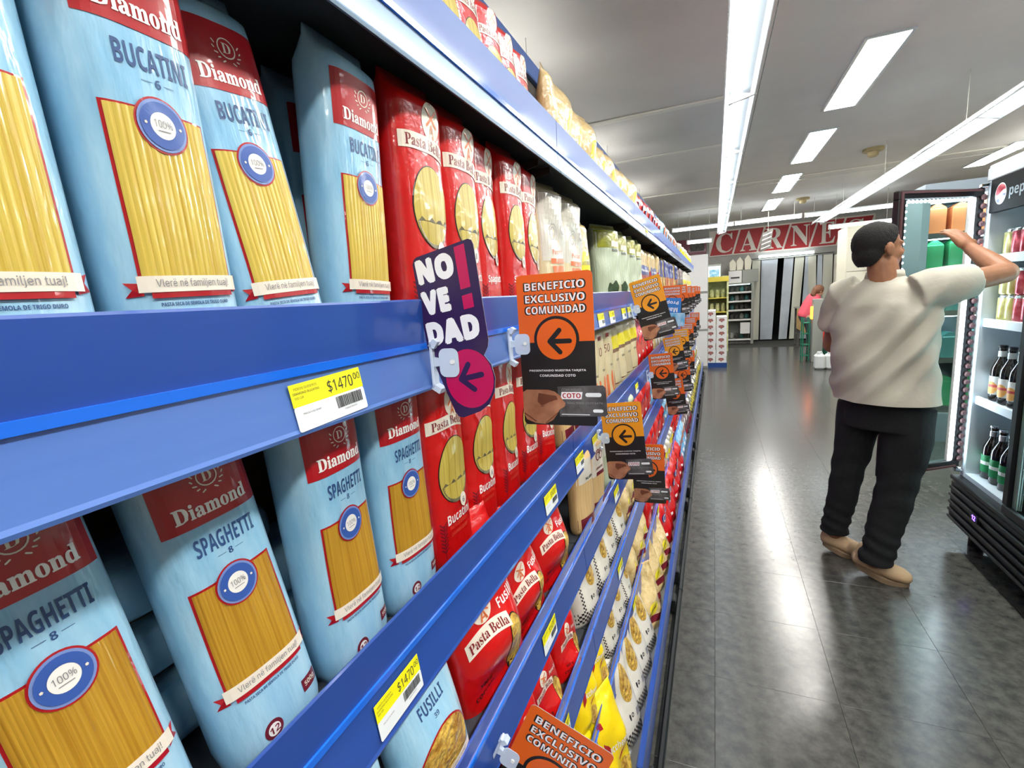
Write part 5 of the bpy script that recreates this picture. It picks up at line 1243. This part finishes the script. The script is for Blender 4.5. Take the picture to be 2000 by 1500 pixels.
# ================================================================== PEOPLE
def organic(name, prims, voxel, mat, parent, smooth=6, disp=None, cut=None):
    """union of tapered limbs and ellipsoids, voxel-remeshed into ONE continuous surface, then smoothed"""
    mb = MB()
    for p in prims:
        if p[0] == 'e':       # ellipsoid: centre, radii, rotation matrix
            _, c, r, *ro = p; Rm = ro[0] if ro else Matrix.Identity(3)
            bm = bmesh.new(); bmesh.ops.create_icosphere(bm, subdivisions=3, radius=1)
            bm.verts.index_update()
            V = [Vector(c) + Rm @ Vector((v.co.x * r[0], v.co.y * r[1], v.co.z * r[2])) for v in bm.verts]; F = [[v.index for v in f.verts] for f in bm.faces]; bm.free(); mb.add(V, F)
        elif p[0] == 'c':     # tapered capsule chain: points, radii
            _, pts, rs = p
            for i in range(len(pts) - 1):
                a, b = Vector(pts[i]), Vector(pts[i + 1]); ra, rb = rs[i], rs[i + 1]; dr = (b - a).normalized(); P = []; Q = []
                for k in range(1, 5): th = math.pi / 2 * k / 4.5; P.append(a - dr * ra * math.cos(th)); Q.append(ra * math.sin(th))
                P += [a, b]; Q += [ra, rb]
                for k in range(4, 0, -1): th = math.pi / 2 * k / 4.5; P.append(b + dr * rb * math.cos(th)); Q.append(rb * math.sin(th))
                mb.tube(P, Q, 14)
        elif p[0] == 't':     # flat ended tapered tube
            mb.tube(p[1], p[2], 20)
        elif p[0] == 'l':     # elliptical loft: list of (centre, rx, ry, angle)
            V = []; n = 32
            for c, rx, ry, an in p[1]:
                for k in range(n):
                    a = 2 * math.pi * k / n; x, y = rx * math.cos(a), ry * math.sin(a); V.append((c[0] + x * math.cos(an) - y * math.sin(an), c[1] + x * math.sin(an) + y * math.cos(an), c[2]))
            m_ = len(p[1]); F = [(j * n + k, j * n + (k + 1) % n, (j + 1) * n + (k + 1) % n, (j + 1) * n + k) for j in range(m_ - 1) for k in range(n)]
            F += [tuple(range(n - 1, -1, -1)), tuple((m_ - 1) * n + k for k in range(n))]; mb.add(V, F)
    tmp = mb.build('tmp', mat); mo = tmp.modifiers.new('r', 'REMESH'); mo.mode = 'VOXEL'; mo.voxel_size = voxel; mo.use_smooth_shade = True
    if smooth: ms = tmp.modifiers.new('s', 'SMOOTH'); ms.factor = .5; ms.iterations = smooth
    dg = bpy.context.evaluated_depsgraph_get(); me = bpy.data.meshes.new_from_object(tmp.evaluated_get(dg)); bpy.data.objects.remove(tmp)
    if cut:
        bm = bmesh.new(); bm.from_mesh(me)
        for co, no in cut: bmesh.ops.bisect_plane(bm, geom=bm.verts[:] + bm.edges[:] + bm.faces[:], plane_co=co, plane_no=no, clear_outer=True)
        bm.to_mesh(me); bm.free()
    if disp:
        nv = len(me.vertices); co = np.empty(nv * 3); no = np.empty(nv * 3); me.vertices.foreach_get('co', co); me.vertices.foreach_get('normal', no)
        co = co.reshape(-1, 3); no = no.reshape(-1, 3); co = co + no * disp(co)[:, None]; me.vertices.foreach_set('co', co.ravel()); me.update()
    me.name = name; me.materials.clear(); me.materials.append(MATS[mat]); me.polygons.foreach_set('use_smooth', [True] * len(me.polygons))
    o = bpy.data.objects.new(name, me); COL.objects.link(o)
    if parent: o.parent = parent; o.matrix_parent_inverse = Matrix.Translation(-Vector(parent.location))
    return o
def hand(w, d, up, s, curl=.5, side=1):
    """palm and five fingers: wrist w, direction d along the fingers, up = back of the hand normal"""
    w = Vector(w); d = Vector(d).normalized(); up = (Vector(up) - d * Vector(up).dot(d)).normalized(); lat = d.cross(up) * side; P = []
    P.append(('c', [w, w + d * .05 * s, w + d * .085 * s], [.024 * s, .027 * s, .022 * s]))
    P.append(('c', [w + d * .035 * s + lat * .022 * s, w + d * .085 * s + lat * .030 * s], [.018 * s, .013 * s])); P.append(('c', [w + d * .035 * s - lat * .022 * s, w + d * .080 * s - lat * .030 * s], [.018 * s, .013 * s]))
    for i, (o_, L) in enumerate(((.033, .075), (.012, .085), (-.010, .080), (-.031, .062))):
        p0 = w + d * .08 * s + lat * o_ * s; q = p0; pts = [p0]; an = 0
        for k, fl_ in enumerate((.42, .33, .25)):
            an += curl * (.5 + .25 * k); dd = d * math.cos(an) - up * math.sin(an); q = q + dd * L * fl_ * s; pts.append(q)
        P.append(('c', pts, [.0098 * s, .0090 * s, .0082 * s, .0070 * s]))
    p0 = w + d * .025 * s + lat * .026 * s
    P.append(('c', [p0, p0 + (d * .5 + lat * .8 - up * .2) * .035 * s, p0 + (d * .9 + lat * .75 - up * .5) * .055 * s, p0 + (d * 1.1 + lat * .6 - up * .7) * .065 * s], [.015 * s, .012 * s, .0105 * s, .008 * s]))
    return P
def head(c, F, s=1, jaw=1):
    """head prims; c centre of the skull, F horizontal facing direction"""
    c = Vector(c); F = Vector(F).normalized(); Zv = Vector((0, 0, 1)); Rt = F.cross(Zv).normalized(); U = Rt.cross(F).normalized()
    Mh = Matrix((Rt, F, U)).transposed()
    def q(r, f, u): return c + (Rt * r + F * f + U * u) * s
    P = [('e', q(0, -.012, .022), (.074 * s, .094 * s, .088 * s), Mh), ('e', q(0, .025, -.025), (.062 * s, .066 * s, .078 * s), Mh), ('e', q(0, .042, -.072), (.044 * s, .044 * s, .034 * s), Mh)]
    P += [('c', [q(0, .088, .005), q(0, .106, -.022), q(0, .098, -.030)], [.010 * s, .0125 * s, .010 * s])]                     # nose
    for k in (-1, 1):
        P += [('e', q(.078 * k, -.004, -.014), (.009 * s, .019 * s, .031 * s), Mh), ('c', [q(.026 * k, .080, .012), q(.046 * k, .070, .014)], [.010 * s, .008 * s]), ('e', q(.036 * k, .062, -.03), (.022 * s, .022 * s, .018 * s), Mh)]
    P += [('c', [q(-.018, .087, -.053), q(.018, .087, -.053)], [.008 * s, .008 * s]), ('c', [q(-.014, .085, -.064), q(.014, .085, -.064)], [.008 * s, .008 * s])]
    return P, q, Mh
# --- the man at the fridge
mx, my = .70, 2.66
man = empty('person', (mx, my, 0), label='man in pale short sleeved shirt and black trousers reaching up at the fridge door', cat='person')
TA = R(-42)   # torso turned: shoulders run from far-left to near-right
HF = (.92, .39, .03)
hp, hq, hM = head((.672, 2.66, 1.575), HF, .985)
ang = R(-38)
def sh(s_, z, f=0): return (.715 + s_ * math.cos(ang) - f * math.sin(ang), 2.66 + s_ * math.sin(ang) + f * math.cos(ang), z)
rsh = sh(.165, 1.385); lsh = sh(-.175, 1.375)
relb = (1.100, 2.630, 1.430); rwr = (1.062, 2.840, 1.545)
lelb = (.560, 2.900, 1.12); lwr = (.760, 3.03, 1.10)
B = hp + [('c', [(.688, 2.650, 1.50), (.705, 2.650, 1.40)], [.056, .064]), ('l', [(sh(0, .86), .145, .105, ang), (sh(0, 1.0), .135, .10, ang), (sh(0, 1.15), .155, .105, ang), (sh(0, 1.30), .165, .10, ang), (sh(0, 1.385), .13, .075, ang)]),
     ('c', [rsh, relb], [.052, .041]), ('c', [relb, tuple((Vector(relb) * .6 + Vector(rwr) * .4)), rwr], [.042, .040, .027]),
     ('c', [lsh, lelb], [.052, .041]), ('c', [lelb, lwr], [.041, .027]),
     ('c', [(.80, 2.61, .87), (.785, 2.63, .50), (.715, 2.60, .10)], [.075, .052, .036]), ('c', [(.665, 2.72, .87), (.635, 2.775, .50), (.600, 2.83, .12)], [.075, .052, .036])]
B += hand(rwr, (-.35, .45, .65), (.4, -.75, .5), 1.0, .35, 1) + hand(lwr, (.9, .35, .1), (.1, -.3, 1), 1.0, .5, -1)
organic('body', B, .0052, 'skin', man, 3)
for k in (-1, 1):
    MB().lathe([(.001, -.011), (.008, -.008), (.011, 0), (.008, .008), (.001, .011)], 10).build('eye', 'eye_white', man, smooth=True, loc=hq(.030 * k, .070, -.006) - man.location)
    MB().lathe([(.001, -.005), (.0045, -.003), (.0052, 0), (.0045, .003), (.001, .005)], 10).build('pupil', 'eye_dark', man, loc=hq(.030 * k, .0795, -.006) - man.location)
# hair cap, cut by a plane that runs from the forehead down behind the ears to the nape
Fv = Vector(HF).normalized(); Rv = Fv.cross(Vector((0, 0, 1))).normalized()
hair = organic('hair', [('e', hq(0, -.014, .026), (.0760, .0965, .0905), hM), ('e', hq(0, -.045, -.020), (.066, .058, .072), hM), ('e', hq(0, .020, .070), (.058, .05, .036), hM)], .005, 'hair_dark', man, 2,
       disp=lambda co: .0012 * np.sin(co[:, 0] * 420 + co[:, 2] * 300) * np.sin(co[:, 1] * 380),
       cut=[(hq(0, .012, .010), tuple((Fv * .78 - Vector((0, 0, 1)) * .62))), (hq(0, -.02, -.080), (0, 0, -1)), ])
# shirt: torso and two sleeves as one surface, cut clean at hem and cuffs
def folds(co):
    x, y, z = co[:, 0], co[:, 1], co[:, 2]
    u = (x - .55) * .8 - (z - .87) * .62          # folds run from the lower left up to the raised right shoulder
    d = .0075 * np.exp(-((u - .02) / .020) ** 2) + .006 * np.exp(-((u + .075) / .018) ** 2) - .006 * np.exp(-((u + .028) / .018) ** 2) + .004 * np.sin(u * 75 + z * 6) * np.clip((z - .85) * 4, 0, 1)
    d += .004 * np.sin(x * 22 + z * 13) + .0025 * np.sin(y * 40 + z * 31)
    return 1.5 * d * np.clip((1.45 - z) * 6, 0, 1) * np.clip((1.02 - x) * 5, 0.1, 1)
sl_end = tuple(Vector(rsh) * .45 + Vector(relb) * .55); sl2 = tuple(Vector(lsh) * .40 + Vector(lelb) * .60)
shirt = organic('shirt', [('l', [(sh(.014, .85, -.01), .222, .158, ang), (sh(.010, .93, -.01), .212, .154, ang), (sh(0, 1.08, -.012), .200, .150, ang), (sh(0, 1.22, -.01), .205, .145, ang), (sh(-.003, 1.33, -.006), .205, .125, ang), (sh(-.006, 1.395), .165, .095, ang), (sh(-.012, 1.432), .085, .072, ang), (sh(-.014, 1.452), .072, .066, ang)]),
      ('t', [tuple(Vector(rsh) - Vector((.06, 0, .02))), rsh, tuple(Vector(rsh) * .7 + Vector(relb) * .3), sl_end], [.085, .088, .080, .070]),
      ('t', [tuple(Vector(lsh) + Vector((.05, -.03, .02))), lsh, tuple(Vector(lsh) * .8 + Vector(lelb) * .2), sl2], [.075, .082, .080, .082])], .0085, 'shirt_beige', man, 4, disp=folds, cut=[((0, 0, .893), (.0, 0, -1))])
col = MB()
n = 28; V = []
for (rx, ry, z, dz) in ((.077, .070, 1.440, 0), (.070, .063, 1.474, .0), (.064, .058, 1.472, 0), (.070, .063, 1.438, 0)):
    for k in range(n):
        a = 2 * math.pi * k / n; c_ = sh(-.013, 0); x, y = rx * math.cos(a), ry * math.sin(a)
        V.append((c_[0] + x * math.cos(ang) - y * math.sin(ang) - mx, c_[1] + x * math.sin(ang) + y * math.cos(ang) - my, z - (.018 if 0 < math.sin(a) else 0) * abs(math.sin(a))))
F = [(j * n + k, j * n + (k + 1) % n, ((j + 1) % 4) * n + (k + 1) % n, ((j + 1) % 4) * n + k) for j in range(4) for k in range(n)]
obj('collar', V, F, 'shirt_beige', man, smooth=True)
def tf(co):
    x, y, z = co[:, 0], co[:, 1], co[:, 2]
    return .004 * np.sin(z * 95 + x * 40) * np.exp(-((z - .18) / .12) ** 2) + .0035 * np.sin(z * 60 + y * 50) * np.exp(-((z - .50) / .12) ** 2) + .002 * np.sin(z * 20 + x * 30)
organic('trousers', [('l', [(sh(.02, .76), .165, .120, ang), (sh(.02, .86), .172, .125, ang), (sh(.01, .93), .160, .118, ang)]),
      ('t', [(.805, 2.605, .86), (.808, 2.61, .72), (.795, 2.63, .50), (.758, 2.62, .28), (.722, 2.60, .105)], [.102, .100, .082, .074, .066]),
      ('t', [(.655, 2.725, .86), (.650, 2.74, .72), (.632, 2.775, .50), (.612, 2.80, .30), (.598, 2.825, .135)], [.092, .090, .072, .066, .060]),
      ('t', [(.722, 2.60, .15), (.722, 2.60, .100)], [.066, .074]), ('t', [(.598, 2.825, .175), (.596, 2.827, .128)], [.060, .068])], .008, 'trouser_black', man, 3, disp=tf)
def shoe(h, t_, lift, name='shoe'):
    h = Vector(h); t_ = Vector(t_); d = (t_ - h); L = d.length; d.normalize(); n_ = Vector((-d.y, d.x, 0)); P = []
    pr = [(0, .030, .036, lift), (.18, .038, .046, lift * .7), (.42, .038, .046, lift * .3), (.66, .045, .040, 0), (.86, .043, .034, 0), (.96, .032, .027, 0)]
    pr2 = []
    for a_, b_ in zip(pr[:-1], pr[1:]):
        for q in range(3): pr2.append(tuple(a_[i] + (b_[i] - a_[i]) * q / 3 for i in range(4)))
    pr2.append(pr[-1])
    for f_, w_, h_, z in pr2: P.append(('e', h + d * L * f_ + Vector((0, 0, z + h_ + .014)), (w_, L * .11, h_), Matrix((n_, d, Vector((0, 0, 1)))).transposed()))
    P.append(('c', [h + d * L * .12 + Vector((0, 0, lift + .05)), h + d * L * .16 + Vector((0, 0, lift + .10))], [.038, .036]))
    o = organic(name, P, .006, 'shoe_tan', man, 5)
    mb = MB(); V = []; n = 28
    for zz in (0, .022):
        for k in range(n):
            a = 2 * math.pi * k / n; f_ = .49 + .53 * math.cos(a); w_ = (.032 + .012 * math.sin(math.pi * max(0, min(1, f_ * .75)))) * math.sin(a)
            z = zz + .0005 + lift * max(0, (.55 - f_)) * 1.8; p = h + d * L * f_ + n_ * w_; V.append((p.x - mx, p.y - my, z))
    F = [tuple(range(n - 1, -1, -1)), tuple(range(n, 2 * n))] + [(k, (k + 1) % n, n + (k + 1) % n, n + k) for k in range(n)]
    obj('sole', V, F, 'shoe_sole', o if False else man)
shoe((.660, 2.655, 0), (.852, 2.585, 0), .035); shoe((.560, 2.86, 0), (.722, 2.80, 0), .025)

# --- the woman bending at the counter, far away
wm = empty('person', (1.93, 11.9, 0), label='woman in a pink top and grey jeans bending over the counter', cat='person')
wh, wq, wM = head((2.02, 11.85, 1.235), (.75, .35, -.35), .95)
organic('body', wh + [('c', [(1.98, 11.86, 1.17), (1.93, 11.88, 1.08)], [.05, .06]), ('c', [(1.90, 11.9, 1.02), (1.80, 11.92, .78)], [.13, .12]), ('c', [(1.95, 11.80, 1.08), (2.06, 11.78, .92), (2.14, 11.95, .90)], [.045, .036, .026]), ('c', [(1.93, 12.0, 1.08), (2.02, 12.1, .93), (2.14, 12.1, .90)], [.045, .036, .026]), ('c', [(1.83, 11.85, .72), (1.93, 11.83, .42), (1.93, 11.85, .06)], [.08, .055, .04]), ('c', [(1.83, 12.0, .72), (1.90, 12.0, .42), (1.90, 12.02, .06)], [.08, .055, .04])] + hand((2.14, 11.95, .90), (.6, .6, -.1), (0, 0, 1), .9) + hand((2.14, 12.1, .90), (.6, .2, -.1), (0, 0, 1), .9, .5, -1), .009, 'skin_pale', wm, 2)
organic('hair', [('e', wq(0, -.02, .03), (.088, .108, .10), wM), ('c', [wq(0, -.09, .0), wq(0, -.10, -.10), wq(.02, -.05, -.16)], [.06, .05, .025])], .01, 'hair_brown', wm, 3, cut=[(wq(0, .045, .03), tuple(Vector((.75, .35, -.35)).normalized()))])
organic('top', [('c', [(1.93, 11.89, 1.07), (1.88, 11.91, .95), (1.80, 11.92, .76)], [.14, .155, .15]), ('c', [(1.94, 11.80, 1.08), (2.01, 11.78, .99)], [.07, .062]), ('c', [(1.93, 12.0, 1.08), (1.99, 12.06, .99)], [.07, .062])], .012, 'top_pink', wm, 3, cut=[((1.79, 11.92, .70), (-.3, 0, -1))])
organic('jeans', [('c', [(1.80, 11.92, .74), (1.83, 11.92, .66)], [.135, .13]), ('c', [(1.84, 11.85, .66), (1.93, 11.83, .42), (1.93, 11.85, .09)], [.09, .07, .055]), ('c', [(1.84, 12.0, .66), (1.90, 12.0, .42), (1.90, 12.02, .09)], [.09, .07, .055])], .012, 'jeans_grey', wm, 3)
for y in (11.85, 12.02): 
    o = MB().box(-.03, y - 11.9 - .04, .0, .18, y - 11.9 + .04, .055, bev=.02).build('shoe', 'kick_black', wm)
